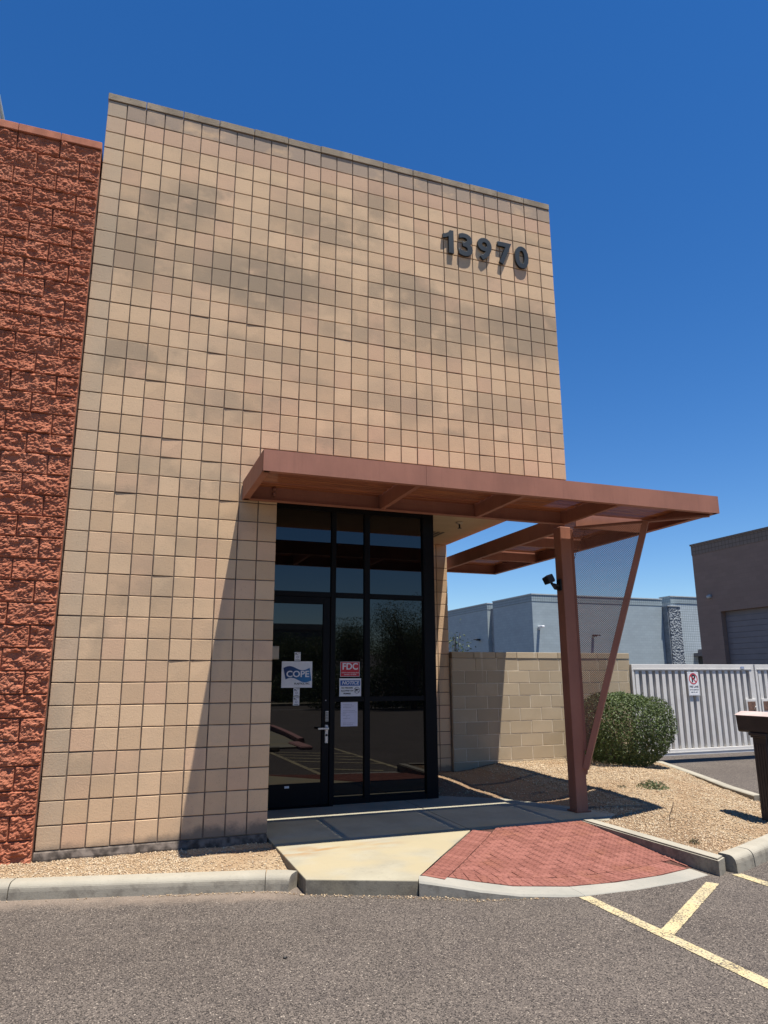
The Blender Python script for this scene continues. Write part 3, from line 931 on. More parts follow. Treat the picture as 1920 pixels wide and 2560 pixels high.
# ---------------------------------------------------------------- canopy
can = thing('entrance_canopy', 'rust brown steel canopy with perforated deck on a square post beside the entrance', 'canopy')
ZB, ZT = 3.27, 3.47
X0, X1, YF, YB = 1.655, 6.90, -1.175, 4.08
XI = 5.745
def channel(p0, p1, inn, fl=0.065, th=0.012, z0=ZB, z1=ZT):
    """C channel: web on the outside, flanges pointing along inn"""
    p0, p1, inn = Vector((*p0, 0)), Vector((*p1, 0)), Vector((*inn, 0))
    bm = bmesh.new()
    def slab(a0, a1, lo, hi):
        c_ = [p0 + inn * a0, p1 + inn * a0, p1 + inn * a1, p0 + inn * a1]
        vs = [bm.verts.new((c.x, c.y, z)) for z in (lo, hi) for c in c_]
        for f in ((0, 1, 2, 3), (4, 5, 6, 7), (0, 1, 5, 4), (1, 2, 6, 5), (2, 3, 7, 6), (3, 0, 4, 7)):
            bm.faces.new([vs[k] for k in f])
    slab(0, th, z0, z1)
    slab(th + 0.0005, fl, z0 + 0.001, z0 + 0.011)
    slab(th + 0.0005, fl, z1 - 0.011, z1 - 0.001)
    return finish(bm)
def beam(nm, p0, p1, inn, **kw):
    return link(nm, channel(p0, p1, inn, **kw), M['steel'], can)
beam('fascia', (X0, YF), (3.248, YF), (0, 1))
beam('fascia', (3.2505, YF), (X1, YF), (0, 1))
beam('end_beam', (X0, YF + 0.0125), (X0, -0.012), (1, 0))
beam('edge_beam', (X1, YF + 0.0125), (X1, YB), (-1, 0))
beam('back_beam', (X0 + 0.013, -0.018), (5.575, -0.018), (0, -1))
beam('inner_beam', (XI, 0.20), (XI, YB - 0.013), (1, 0))
beam('rear_beam', (XI, YB), (X1 - 0.013, YB), (0, -1))
for xx in (3.165, 4.352, 5.545):
    beam('cross_beam', (xx, YF + 0.0135), (xx, -0.031), (1, 0), z0=ZB + 0.002, z1=ZT - 0.012, fl=0.05)
for yy in (0.04, 1.37, 2.62):
    beam('cross_beam', (XI + 0.066, yy), (X1 - 0.0135, yy), (0, 1), z0=ZB + 0.002, z1=ZT - 0.012, fl=0.05)
for x0, x1 in ((2.2, 2.9), (3.30, 3.85), (4.45, 5.15)):
    link('splice_plate', box_me(x0, x1, -0.036, -0.0305, 3.375, 3.452, 0.001), M['steel'], can)
for zz in (3.345, 3.41):
    bm = bmesh.new()
    bmesh.ops.create_icosphere(bm, subdivisions=2, radius=0.026, matrix=Matrix.Translation((1.985, -0.045, zz)))
    link('bolt', finish(bm, True), M['steel_dark'], can)
# corrugated perforated deck
def deck_me(x0, x1, y0, y1, along_x=True):
    bm = bmesh.new()
    prof = []
    lo, hi = (y0, y1) if along_x else (x0, x1)
    n_ = max(2, round((hi - lo) / 0.15))
    for k in range(n_):
        s = lo + (hi - lo) * k / n_
        p = (hi - lo) / n_
        prof += [(s, 0.0), (s + p * 0.40, 0.0), (s + p * 0.52, 0.009), (s + p * 0.88, 0.009)]
    prof.append((hi, 0.0))
    prev = None
    for s, dz in prof:
        z = 3.425 + dz
        cur = [bm.verts.new((x0, s, z)), bm.verts.new((x1, s, z))] if along_x else [bm.verts.new((s, y0, z)), bm.verts.new((s, y1, z))]
        if prev:
            bm.faces.new((prev[0], prev[1], cur[1], cur[0]))
        prev = cur
    return finish(bm)
e = 0.015
for x0, x1 in ((X0 + e, 3.160), (3.182, 4.347), (4.369, 5.540), (5.562, X1 - e)):
    link('deck_panel', deck_me(x0, x1, YF + e, -0.034), M['deck'], can)
for y0, y1 in ((0.057, 1.365), (1.387, 2.615), (2.637, YB - e)):
    link('deck_panel', deck_me(XI + e, X1 - e, y0, y1, True), M['deck'], can)
# post, strut, rail, screen
PX0, PX1, PY0, PY1 = 5.575, 5.727, 0.042, 0.194
link('post', box_me(PX0, PX1, PY0, PY1, -0.10, 3.2695, 0.006), M['steel'], can)
link('base_plate', box_me(PX0 - 0.02, PX1 + 0.02, PY0 - 0.02, PY1 + 0.02, -0.06, -0.028), M['steel_dark'], can)
DV = Vector((1, -1, 0)).normalized()
DN = Vector((1, 1, 0)).normalized()
C0 = Vector((PX1 - 0.012, PY0 + 0.012, 0))
def bar(p, q, half_n, half_p):
    p, q = Vector(p), Vector(q)
    d = (q - p).normalized()
    pr = d.cross(DN).normalized()
    bm = bmesh.new()
    vs = [bm.verts.new(c + DN * a * half_n + pr * b * half_p) for c in (p, q) for a, b in ((-1, -1), (1, -1), (1, 1), (-1, 1))]
    for f in ((0, 1, 2, 3), (4, 5, 6, 7), (0, 1, 5, 4), (1, 2, 6, 5), (2, 3, 7, 6), (3, 0, 4, 7)):
        bm.faces.new([vs[k] for k in f])
    bmesh.ops.recalc_face_normals(bm, faces=bm.faces)
    bmesh.ops.bevel(bm, geom=list(bm.edges), offset=0.003, segments=1, affect='EDGES')
    return finish(bm)
def dpt(s, z):
    v = C0 + DV * s
    return Vector((v.x, v.y, z))
ST = 0.905
link('strut', bar(dpt(0.015, 0.42), dpt(ST, 3.262), 0.04, 0.034), M['steel'], can)
link('gusset', bar(dpt(0.0, 0.36), dpt(0.03, 0.56), 0.012, 0.03), M['steel'], can)
link('diagonal_rail', bar(dpt(0.06, 3.258), dpt(1.60, 3.258), 0.03, 0.012), M['steel_dark'], can)
link('screen_edge', bar(dpt(0.022, 0.62), dpt(0.022, 3.245), 0.006, 0.02), M['steel_dark'], can)
bm = bmesh.new()
# local mesh: x along the diagonal, y up, so the hole pattern follows the sheet
a0, z0_ = 0.040, 0.60
tri = [(0.0, 0.0), (0.0, 2.645), (ST - 0.075, 2.645)]
bm.faces.new([bm.verts.new((x, y, 0)) for x, y in tri])
o = link('screen_panel', finish(bm), M['mesh'], can)
o.matrix_world = Matrix.Translation(dpt(a0, z0_)) @ Matrix((DV, Vector((0, 0, 1)), -DN)).transposed().to_4x4()
link('conduit_cover', tube_me([(6.25, 0.55, 3.40), (6.42, 0.50, 3.40)], 0.035, 8), M['steel_dark'], can)
link('loose_wire', tube_me([(6.30, 0.52, 3.37), (6.2, 0.5, 3.2), (6.05, 0.42, 3.02), (5.97, 0.38, 2.86)], 0.004, 5), M['black'], can)

fl = thing('security_light', 'black security floodlight on a bracket on the left side of the canopy post', 'light', (5.575, 0.12, 2.55))
put('bracket', tube_me([(5.575, 0.115, 2.56), (5.53, 0.105, 2.535), (5.47, 0.10, 2.545)], 0.024, 8), M['black'], fl)
put('back_plate', box_me(5.556, 5.574, 0.07, 0.16, 2.48, 2.62, 0.004), M['black'], fl)
put('arm', tube_me([(5.55, 0.10, 2.50), (5.48, 0.08, 2.50), (5.42, 0.06, 2.56)], 0.017, 8), M['black'], fl)
_m = Matrix.Translation((5.38, 0.06, 2.605)) @ Matrix.Rotation(R(-28), 4, 'Y') @ Matrix.Rotation(R(15), 4, 'Z')
bm = bmesh.new(); bm_box(bm, -0.055, 0.055, -0.05, 0.05, -0.045, 0.045, 0.008, None); bm.transform(_m)
put('lamp_head', finish(bm), M['black'], fl)
bm = bmesh.new(); bm_box(bm, 0.056, 0.075, -0.02, 0.03, -0.06, -0.02, 0.004, None); bm.transform(_m)
put('lamp_lens', finish(bm), M['lens'], fl)

# ---------------------------------------------------------------- red split-face building
red = thing('red_split_face_building', 'rough brick red split-face block wall left of the tan wall', 'building', (-0.5, 0, 0))
RH = B
ZR = 7.013
def split_me(w_, h_, seed, amp=0.036):
    nx, nz = (40, 20) if w_ > 0.25 else (20, 20)
    bm = bmesh.new()
    g_ = []
    off = Vector((seed * 7.31, seed * 3.77, seed * 1.9))
    r_ = random.Random(seed)
    tilt, tx = r_.uniform(-0.25, 0.25), r_.uniform(-0.15, 0.15)
    dent = (r_.uniform(-0.12, 0.12), r_.uniform(-0.05, 0.05)) if r_.random() < 0.35 else None
    for i in range(nx + 1):
        row = []
        for j in range(nz + 1):
            u, v = i / nx, j / nz
            x, z = (u - .5) * w_, (v - .5) * h_
            e_ = min(u, 1 - u) * w_ / 0.009
            f_ = min(v, 1 - v) * h_ / 0.008
            edge = min(1, e_) * min(1, f_)
            p = Vector((x * 11, z * 16, 0)) + off
            n1 = noise.fractal(p, 0.9, 2.1, 5)
            n2 = noise.noise(p * 0.35 + Vector((5, 1, 2)))
            n3 = noise.noise(p * 3.4) + 0.9 * noise.noise(p * 6.1)
            d = 0.014 + amp * (0.40 * n1 + 0.42 * n2) + 0.0105 * n3 + tilt * z * 0.30 + tx * x * 0.10
            if dent:
                dd = math.hypot((x - dent[0]) / 0.075, (z - dent[1]) / 0.045)
                if dd < 1:
                    d -= 0.030 * (1 - dd * dd)
            row.append(bm.verts.new((x, -(0.003 + edge * max(-0.004, d)), z)))
        g_.append(row)
    for i in range(nx):
        for j in range(nz):
            bm.faces.new((g_[i][j], g_[i + 1][j], g_[i + 1][j + 1], g_[i][j + 1]))
    # close to the back
    back = [bm.verts.new((sx * w_ / 2, 0.03, sz * h_ / 2)) for sx, sz in ((-1, -1), (1, -1), (1, 1), (-1, 1))]
    bot = [g_[i][0] for i in range(nx + 1)]
    top = [g_[i][nz] for i in range(nx + 1)]
    lef = [g_[0][j] for j in range(nz + 1)]
    rig = [g_[nx][j] for j in range(nz + 1)]
    bm.faces.new(bot + [back[1], back[0]])
    bm.faces.new(top[::-1] + [back[3], back[2]])
    bm.faces.new(lef[::-1] + [back[0], back[3]])
    bm.faces.new(rig + [back[2], back[1]])
    return finish(bm)
full = [split_me(0.406 - 0.007, RH - 0.007, s) for s in range(1, 15)]
half = [split_me(0.2 - 0.006, RH - 0.007, s) for s in range(31, 38)]
XR = -0.010
nrow = 35
for r_ in range(nrow):
    zc = ZR - (r_ + 0.5) * RH
    x = XR
    first = (r_ % 2 == 1)
    while x > -1.75:
        L_ = 0.203 if (first and x == XR) else 0.4064
        me = rng.choice(half) if L_ < 0.3 else rng.choice(full)
        o = link('split_block', me, M['red'], red)
        o.location = (x - L_ / 2 + 0.5, -0.040, zc)
        if rng.random() < 0.5 and L_ > 0.3:
            o.rotation_euler = (0, math.pi, 0)
        x -= L_
put('mortar_wall', box_me(-1.95, XR - 0.004, -0.030, 0.30, -0.25, ZR), M['redmortar'], red)
x = XR
while x > -1.7:
    put('cap_stone', box_me(max(x - 0.4064, -1.95) + 0.002, x - 0.002, -0.075, 0.31, ZR + 0.002, ZR + 0.088, 0.005), M['redcap'], red)
    x -= 0.4064
put('side_wall', box_me(-9.0, -1.951, -0.03, 0.30, -0.25, ZR), M['red'], red)
put('corner_wall', box_me(XR - 0.003, -0.001, 0.03, 0.30, -0.25, 6.74), M['mortar'], red)
put('roof', box_me(-9.0, XR - 0.03, 0.301, 8.0, -0.25, 6.6), M['roof'], red)
rv = thing('rooftop_unit', 'pale grey metal rooftop unit showing above the red wall at the left edge', 'rooftop unit', (-1.6, 2.2, 6.6))
put('casing', box_me(-2.6, -1.50, 2.0, 3.0, 6.6, 9.02, 0.02), M['greymetal'], rv)
put('lid', box_me(-2.63, -1.475, 1.97, 3.03, 9.022, 9.08, 0.01), M['greymetal'], rv)

# ---------------------------------------------------------------- concrete walk, kerbs, ramp
def walk_z(x, y):
    return -0.032 - 0.0095 * max(0.0, 1.5 - y)
wk = struct(thing('walk', 'grey concrete walk in front of the glass door', 'walk'))
for k_ in ('label', 'category'):
    del wk[k_]
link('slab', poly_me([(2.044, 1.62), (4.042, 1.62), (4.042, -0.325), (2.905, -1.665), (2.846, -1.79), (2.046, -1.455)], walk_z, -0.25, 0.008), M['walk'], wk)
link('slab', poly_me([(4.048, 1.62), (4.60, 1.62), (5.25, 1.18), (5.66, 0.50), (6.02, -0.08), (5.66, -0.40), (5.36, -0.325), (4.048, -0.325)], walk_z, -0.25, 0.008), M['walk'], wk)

def sweep_me(path, prof, closed_ends=True, cham=0.0):
    """path: 2D points; prof: (offset to the right of the path, z)"""
    bm = bmesh.new()
    prev = None
    for i, p in enumerate(path):
        p = Vector(p)
        a = Vector(path[max(i - 1, 0)]); b = Vector(path[min(i + 1, len(path) - 1)])
        d = (b - a).normalized()
        nrm = Vector((d.y, -d.x))
        ring = [bm.verts.new((p.x + nrm.x * o_, p.y + nrm.y * o_, z)) for o_, z in prof]
        if prev:
            for k in range(len(ring) - 1):
                bm.faces.new((prev[k], prev[k + 1], ring[k + 1], ring[k]))
        if closed_ends and (i == 0 or i == len(path) - 1):
            bm.faces.new(ring if i == 0 else ring[::-1])
        prev = ring
    return finish(bm)
def kprof(zt=-0.05, zb=-0.24, w_=0.15):
    pr = [(0.0, zb), (0.0, zt - 0.006), (0.005, zt - 0.001), (0.012, zt), (w_ * 0.45, zt - 0.001)]
    r_ = 0.062
    for k in range(1, 8):
        a_ = math.pi / 2 * k / 8
        pr.append((w_ - r_ + r_ * math.sin(a_), zt - 0.002 - r_ * (1 - math.cos(a_))))
    return pr + [(w_ + 0.002, zt - r_ - 0.004), (w_ + 0.014, zb)]
def densify(path, step=0.08):
    out = []
    for a, b in zip(path, path[1:]):
        a, b = Vector(a), Vector(b)
        n_ = max(1, int((b - a).length / step))
        out += [tuple(a.lerp(b, k / n_)) for k in range(n_)]
    return out + [tuple(path[-1])]
kb = bpy.data.objects.new('kerb', None); COL.objects.link(kb); struct(kb)
def lk(x):
    return -0.655 - 0.244 * x
for x0, x1 in ((-3.2, -1.70), (-1.692, -0.062), (-0.054, 1.806)):
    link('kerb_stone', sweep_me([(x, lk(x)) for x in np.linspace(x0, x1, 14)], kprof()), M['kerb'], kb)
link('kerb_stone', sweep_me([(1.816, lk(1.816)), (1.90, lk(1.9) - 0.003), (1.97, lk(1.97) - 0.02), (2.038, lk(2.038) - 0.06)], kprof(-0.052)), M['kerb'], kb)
# flush border round the ramp
inn = [(2.90, -1.675, -.06), (3.128, -1.75, -.078), (3.308, -1.865, -.098), (3.559, -1.985, -.124), (4.006, -2.07, -.148), (4.446, -2.072, -.158), (4.952, -2.017, -.163), (5.33, -1.925, -.164)]
out = [(2.848, -1.80, -.063), (3.06, -1.915, -.086), (3.25, -2.025, -.110), (3.53, -2.135, -.138), (4.02, -2.25, -.163), (4.50, -2.26, -.165), (5.02, -2.21, -.165), (5.33, -2.13, -.165)]
def strip(i0, i1):
    bm = bmesh.new()
    rows_ = []
    for (a, b) in list(zip(inn, out))[i0:i1 + 1]:
        rows_.append([bm.verts.new((a[0], a[1], -0.25)), bm.verts.new((a[0], a[1], a[2])), bm.verts.new((b[0], b[1], b[2])),
                      bm.verts.new((b[0] - 0.004, b[1] - 0.012, b[2] - 0.014)), bm.verts.new((b[0] - 0.004, b[1] - 0.02, -0.26))])
    for a, b in zip(rows_, rows_[1:]):
        for k in range(4):
            bm.faces.new((a[k], a[k + 1], b[k + 1], b[k]))
    bm.faces.new(rows_[0]); bm.faces.new(rows_[-1][::-1])
    me = finish(bm)
    return me
for a, b in ((0, 4), (4, 7)):
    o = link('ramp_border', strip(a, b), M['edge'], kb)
    o.location.x = 0.002 * (1 if a else 0)
# kerb on the right of the ramp
bm = bmesh.new()
L1, L2, R1, R2 = (5.362, -0.335), (5.395, -2.20), (5.50, -0.345), (5.54, -2.12)
vs = [bm.verts.new((*p, z)) for z in (-0.038, -0.26) for p in (L1, R1, R2, L2)]
for f in ((0, 1, 2, 3), (7, 6, 5, 4), (0, 4, 5, 1), (1, 5, 6, 2), (2, 6, 7, 3), (3, 7, 4, 0)):
    bm.faces.new([vs[k] for k in f])
bmesh.ops.recalc_face_normals(bm, faces=bm.faces)
bmesh.ops.bevel(bm, geom=[e_ for e_ in bm.edges if all(v.co.z > -0.1 for v in e_.verts)], offset=0.014, segments=2, affect='EDGES')
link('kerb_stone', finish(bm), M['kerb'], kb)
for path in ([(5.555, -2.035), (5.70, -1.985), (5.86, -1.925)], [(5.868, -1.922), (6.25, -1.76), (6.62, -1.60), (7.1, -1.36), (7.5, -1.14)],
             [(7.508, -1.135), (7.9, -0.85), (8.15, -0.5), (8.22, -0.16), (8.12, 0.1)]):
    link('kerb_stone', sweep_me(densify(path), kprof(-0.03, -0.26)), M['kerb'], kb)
dk = [(8.05, -0.10), (8.30, 0.62), (8.62, 1.30), (8.95, 2.05), (9.28, 2.85), (9.46, 3.30)]
for a, b in zip(dk, dk[1:]):
    a, b = Vector(a), Vector(b)
    a2 = a + (b - a).normalized() * 0.006
    link('kerb_stone', sweep_me([tuple(a2), tuple(b)], [(0.0, -0.2), (0.0, 0.012), (0.012, 0.022), (0.115, 0.022), (0.13, 0.005), (0.135, -0.2)]), M['kerb'], kb)

# brick ramp
def interp(pts, x, k):
    if x <= pts[0][0]:
        return pts[0][k]
    for p, q in zip(pts, pts[1:]):
        if x <= q[0]:
            return p[k] + (q[k] - p[k]) * (x - p[0]) / (q[0] - p[0])
    return pts[-1][k]
def ramp_z(x, y):
    yt = -0.33 if x > 4.05 else -0.33 + (x - 4.05) * (1.335 / 1.135)
    yf = interp(inn, x, 1)
    t_ = min(1.1, max(-0.1, (yt - y) / max(0.05, yt - yf)))
    return walk_z(x, yt) + 0.001 + t_ * (interp(inn, x, 2) + 0.004 - walk_z(x, yt))
rampt = bpy.data.objects.new('brick_ramp', None); COL.objects.link(rampt); struct(rampt)
ramp_poly = [(4.05, -0.33), (5.358, -0.33), (5.388, -1.905)] + [(a[0], a[1] + 0.004) for a in inn[::-1]] + [(2.915, -1.665)]
def ramp_bed(pts, zf, zb):
    cx_, cy_ = 4.3, -1.1
    bm = bmesh.new()
    pts = densify([tuple(p_) for p_ in pts] + [tuple(pts[0])], 0.1)[:-1]
    n_ = len(pts)
    rings = []
    for t_ in (1.0, 0.9, 0.8, 0.7, 0.6, 0.5, 0.4, 0.3, 0.2, 0.1):
        rings.append([bm.verts.new((cx_ + (x - cx_) * t_, cy_ + (y - cy_) * t_, ramp_z(cx_ + (x - cx_) * t_, cy_ + (y - cy_) * t_) - 0.0105)) for x, y in pts])
    for a, b in zip(rings, rings[1:]):
        for k in range(n_):
            j = (k + 1) % n_
            bm.faces.new((a[k], a[j], b[j], b[k]))
    bm.faces.new(rings[-1])
    return finish(bm)
link('bedding', ramp_bed([(p[0], p[1]) for p in ramp_poly], lambda x, y: ramp_z(x, y) - 0.045, -0.25), M['sand'], rampt)
PW, PL = 0.1, 0.2
def inside(pt, poly):
    x, y = pt
    c_ = False
    for (x1, y1), (x2, y2) in zip(poly, poly[1:] + poly[:1]):
        if (y1 > y) != (y2 > y) and x < (x2 - x1) * (y - y1) / (y2 - y1) + x1:
            c_ = not c_
    return c_
def clip_poly(sub, clip):
    """Sutherland-Hodgman against a convex-ish ccw polygon"""
    outp = sub
    n_ = len(clip)
    for i in range(n_):
        a, b = clip[i], clip[(i + 1) % n_]
        inp, outp = outp, []
        if not inp:
            return []
        side = lambda p: (b[0] - a[0]) * (p[1] - a[1]) - (b[1] - a[1]) * (p[0] - a[0])
        for j in range(len(inp)):
            p, q = inp[j - 1], inp[j]
            sp_, sq = side(p), side(q)
            if (sp_ >= 0) != (sq >= 0):
                t_ = sp_ / (sp_ - sq)
                outp.append((p[0] + (q[0] - p[0]) * t_, p[1] + (q[1] - p[1]) * t_))
            if sq >= 0:
                outp.append(q)
    return outp
def clip_half(poly, a, b):
    outp = []
    side = lambda p: (b[0] - a[0]) * (p[1] - a[1]) - (b[1] - a[1]) * (p[0] - a[0])
    for j in range(len(poly)):
        p, q = poly[j - 1], poly[j]
        sp_, sq = side(p), side(q)
        if (sp_ >= 0) != (sq >= 0):
            t_ = sp_ / (sp_ - sq)
            outp.append((p[0] + (q[0] - p[0]) * t_, p[1] + (q[1] - p[1]) * t_))
        if sq >= 0:
            outp.append(q)
    return outp
def area(pl):
    return 0.5 * sum(a[0] * b[1] - b[0] * a[1] for a, b in zip(pl, pl[1:] + pl[:1]))
def dome(bm, x, y, zf, r0=0.0125, r1=0.008, h=0.0048):
    n_ = 6
    z = zf(x, y)
    a = [bm.verts.new((x + r0 * math.cos(2 * math.pi * k / n_), y + r0 * math.sin(2 * math.pi * k / n_), z)) for k in range(n_)]
    b = [bm.verts.new((x + r1 * math.cos(2 * math.pi * k / n_), y + r1 * math.sin(2 * math.pi * k / n_), z + h)) for k in range(n_)]
    for k in range(n_):
        bm.faces.new((a[k], a[(k + 1) % n_], b[(k + 1) % n_], b[k]))
    bm.faces.new(b)
def paver(poly, domes, dz=0.0):
    if len(poly) < 3:
        return
    if area(poly) < 0:
        poly = poly[::-1]
    if area(poly) < 0.0015:
        return
    cx = sum(p[0] for p in poly) / len(poly); cy = sum(p[1] for p in poly) / len(poly)
    ins = []
    for x, y in poly:
        d = math.hypot(x - cx, y - cy)
        f = max(0, d - 0.0055) / d
        ins.append((cx + (x - cx) * f, cy + (y - cy) * f))
    tl = (rng.gauss(0, 0.010), rng.gauss(0, 0.010))
    zf = lambda x, y: ramp_z(x, y) + dz + (x - cx) * tl[0] + (y - cy) * tl[1]
    bm = bmesh.new()
    top = [bm.verts.new((cx + (x - cx) * 0.975, cy + (y - cy) * 0.975, zf(x, y))) for x, y in ins]
    mid = [bm.verts.new((x, y, zf(x, y) - 0.003)) for x, y in ins]
    low = [bm.verts.new((x, y, zf(x, y) - 0.012)) for x, y in ins]
    bm.faces.new(top)
    n_ = len(ins)
    for k in range(n_):
        j = (k + 1) % n_
        bm.faces.new((top[k], mid[k], mid[j], top[j]))
        bm.faces.new((mid[k], low[k], low[j], mid[j]))
    for x, y in domes:
        if inside((x, y), ins) and inside((x * 1.0 + (x - cx) * 0.12, y + (y - cy) * 0.12), ins):
            dome(bm, x, y, zf)
    link('paver', finish(bm), M['paver'], rampt)
# field polygon (herringbone) inside a border course along the left diagonal and the front
diag0, diag1 = Vector((4.05, -0.33)), Vector((2.915, -1.665))
dd = (diag1 - diag0).normalized()
dn_ = Vector((-dd.y, dd.x))            # towards the inside of the ramp
if dn_.x < 0:
    dn_ = -dn_
BW = 0.205
innp = [Vector((a[0], a[1] + 0.006)) for a in inn]
def offset_curve(pts, d):
    o_ = []
    for i, p in enumerate(pts):
        t_ = (pts[min(i + 1, len(pts) - 1)] - pts[max(i - 1, 0)]).normalized()
        o_.append(p + Vector((-t_.y, t_.x)) * d)
    return o_
offc = offset_curve(innp, BW)
# border along the diagonal: courses across it
n_ = int((diag1 - diag0).length / PW)
for k in range(n_ + 1):
    a = diag0 + dd * (k * PW); b = diag0 + dd * min((k + 1) * PW, (diag1 - diag0).length)
    if (b - a).length > 0.02:
        q = [tuple(a + dn_ * 0.004), tuple(b + dn_ * 0.004), tuple(b + dn_ * BW), tuple(a + dn_ * BW)]
        ds = [tuple(a.lerp(b, 0.5) + dn_ * (0.03 + 0.05 * m_) + dd * s) for m_ in range(4) for s in (-0.025, 0.025)]
        q = clip_poly(q if area(q) > 0 else q[::-1], [(0, -3), (9, -3), (9, -0.333), (0, -0.333)])
        paver(q, ds)
# border along the front curve: resample
cum = [0]
for a, b in zip(innp, innp[1:]):
    cum.append(cum[-1] + (b - a).length)
def at(c_, s):
    for i in range(len(cum) - 1):
        if s <= cum[i + 1] or i == len(cum) - 2:
            t_ = (s - cum[i]) / (cum[i + 1] - cum[i])
            return c_[i].lerp(c_[i + 1], t_)
diag_in = clip_lo = None
s = 0.10
rpoly = [(0, 9), (0, -9)]
def right_of_diag(p, off):
    return (p - diag0).dot(dn_) >= off
while s + 0.05 < cum[-1]:
    a0_, a1_ = at(innp, s), at(innp, min(s + PW, cum[-1]))
    b0_, b1_ = at(offc, s), at(offc, min(s + PW, cum[-1]))
    sh = Vector((-0.06, 0.0))
    q = [tuple(a0_), tuple(a1_), tuple(b1_ + sh), tuple(b0_ + sh)]
    # keep to the right of the diagonal border and left of the kerb
    e0, e1 = diag1 + dn_ * (BW + 0.004), diag0 + dn_ * (BW + 0.004)
    cl = [tuple(e0 + dd * 3), (20, -20), (20, 20), tuple(e1 - dd * 3)]
    q = clip_half(q, tuple(e1), tuple(e0))
    q = clip_poly(q, [(0, -9), (5.385, -9), (5.385, 9), (0, 9)])
    if len(q) > 2:
        ca = sum((Vector(p) for p in q), Vector((0, 0))) / len(q)
        paver(q, [tuple(ca + (b0_ - a0_).normalized() * (m_ - 1.5) * 0.05 + (a1_ - a0_).normalized() * t_) for m_ in range(4) for t_ in (-0.025, 0.025)])
    s += PW
# herringbone field
e0, e1 = diag1 + dn_ * (BW + 0.004), diag0 + dn_ * (BW + 0.004)
field_clip_a = [tuple(e0 + dd * 3), (20, -20), (20, 20), tuple(e1 - dd * 3)]
top_clip = [(0, -9), (5.362, -9), (5.362, -0.335), (0, -0.335)]
offclip = []
for i in range(len(offc) - 1):
    offclip.append((offc[i] + Vector((-0.06, 0.0)), offc[i + 1] + Vector((-0.06, 0.0))))
# a convex clip: half planes of the front curve
rot = R(3)
cr, sr = math.cos(rot), math.sin(rot)
npv = 0
for i in range(-16, 34):
    for j in range(-26, 26):
        k = (i + j)
        # 90 degree herringbone: one horizontal and one vertical brick per cell of period 4 on the diagonal
        if (i - j) % 4 == 0:
            rects = [(i * PW, j * PW, PL, PW)]
        elif (i - j) % 4 == 3:
            rects = [(i * PW, j * PW, PW, PL)]
        else:
            continue
        for (x, y, wx, wy) in rects:
            pts_ = [(x, y), (x + wx, y), (x + wx, y + wy), (x, y + wy)]
            q = [(3.0 + 1.0 * (px * cr - py * sr), -1.1 + (px * sr + py * cr)) for px, py in pts_]
            q = clip_half(q, tuple(e1), tuple(e0))
            if q: q = clip_poly(q, top_clip)
            for a, b in offclip:
                if q and max(p_[0] for p_ in q) > a[0] - 0.02 and min(p_[0] for p_ in q) < b[0] + 0.02:
                    q = clip_half(q, a, b)
            if len(q) > 2 and inside((sum(p_[0] for p_ in q) / len(q), sum(p_[1] for p_ in q) / len(q)), ramp_poly):
                nx_, ny_ = round(wx / 0.05), round(wy / 0.05)
                ds = []
                for u in range(nx_):
                    for v in range(ny_):
                        px, py = x + (u + .5) * 0.05, y + (v + .5) * 0.05
                        ds.append((3.0 + px * cr - py * sr, -1.1 + px * sr + py * cr))
                paver(q, ds)

# ---------------------------------------------------------------- gravel beds
def bed(poly, zf, step, nm):
    xs_ = [p[0] for p in poly]; ys_ = [p[1] for p in poly]
    bm = bmesh.new()
    nx, ny = int((max(xs_) - min(xs_)) / step) + 1, int((max(ys_) - min(ys_)) / step) + 1
    vv = {}
    for i in range(nx + 1):
        for j in range(ny + 1):
            x, y = min(xs_) + i * step, min(ys_) + j * step
            vv[i, j] = (x, y)
    vid = {}
    def V(i, j):
        if (i, j) not in vid:
            x, y = vv[i, j]
            vid[i, j] = bm.verts.new((x, y, zf(x, y)))
        return vid[i, j]
    for i in range(nx):
        for j in range(ny):
            cxy = (min(xs_) + (i + .5) * step, min(ys_) + (j + .5) * step)
            if inside(cxy, poly):
                bm.faces.new((V(i, j), V(i + 1, j), V(i + 1, j + 1), V(i, j + 1)))
    return finish(bm, True)
def zleft(x, y):
    return -0.078 + 0.012 * noise.noise(Vector((x * 3, y * 3, 1))) + 0.006 * noise.noise(Vector((x * 11, y * 11, 5))) - 0.05 * sstep(1.6, 2.1, x) * sstep(-0.35, -0.9, y)
def zright(x, y):
    d = sstep(5.75, 6.6, x)
    zz = -0.012 - 0.032 - 0.0095 * max(0.0, 1.5 - y) + 0.118 * d * sstep(-1.9, 0.6, y) + 0.05 * sstep(1.0, 3.5, y) * (1 - 0.4 * d)
    zz -= 0.085 * sstep(7.0, 8.1, x - 0.42 * max(0, y)) * d
    return zz + 0.016 * noise.noise(Vector((x * 1.7, y * 1.7, 9))) + 0.007 * noise.noise(Vector((x * 9, y * 9, 3)))
pl_left = [(-3.2, 0.0 + 0.02), (2.06, 0.02), (2.06, lk(2.06) - 0.03), (-3.2, lk(-3.2) - 0.01)]
pl_right = [(4.45, 1.5), (4.55, 1.48), (5.13, 1.08), (5.52, 0.44), (5.80, -0.03), (5.55, -0.25), (5.45, -0.30), (5.53, -2.04), (5.86, -1.93), (6.62, -1.61), (7.5, -1.15), (7.9, -0.86), (8.16, -0.45), (8.08, -0.05), (8.33, 0.62), (8.65, 1.3), (8.98, 2.05), (9.31, 2.85), (9.5, 3.54), (4.45, 3.60)]
gb = struct(link('gravel_bed', bed(pl_left, zleft, 0.03, 'l'), M['gravel']))
gb2 = struct(link('gravel_bed', bed(pl_right, zright, 0.04, 'r'), M['gravel']))
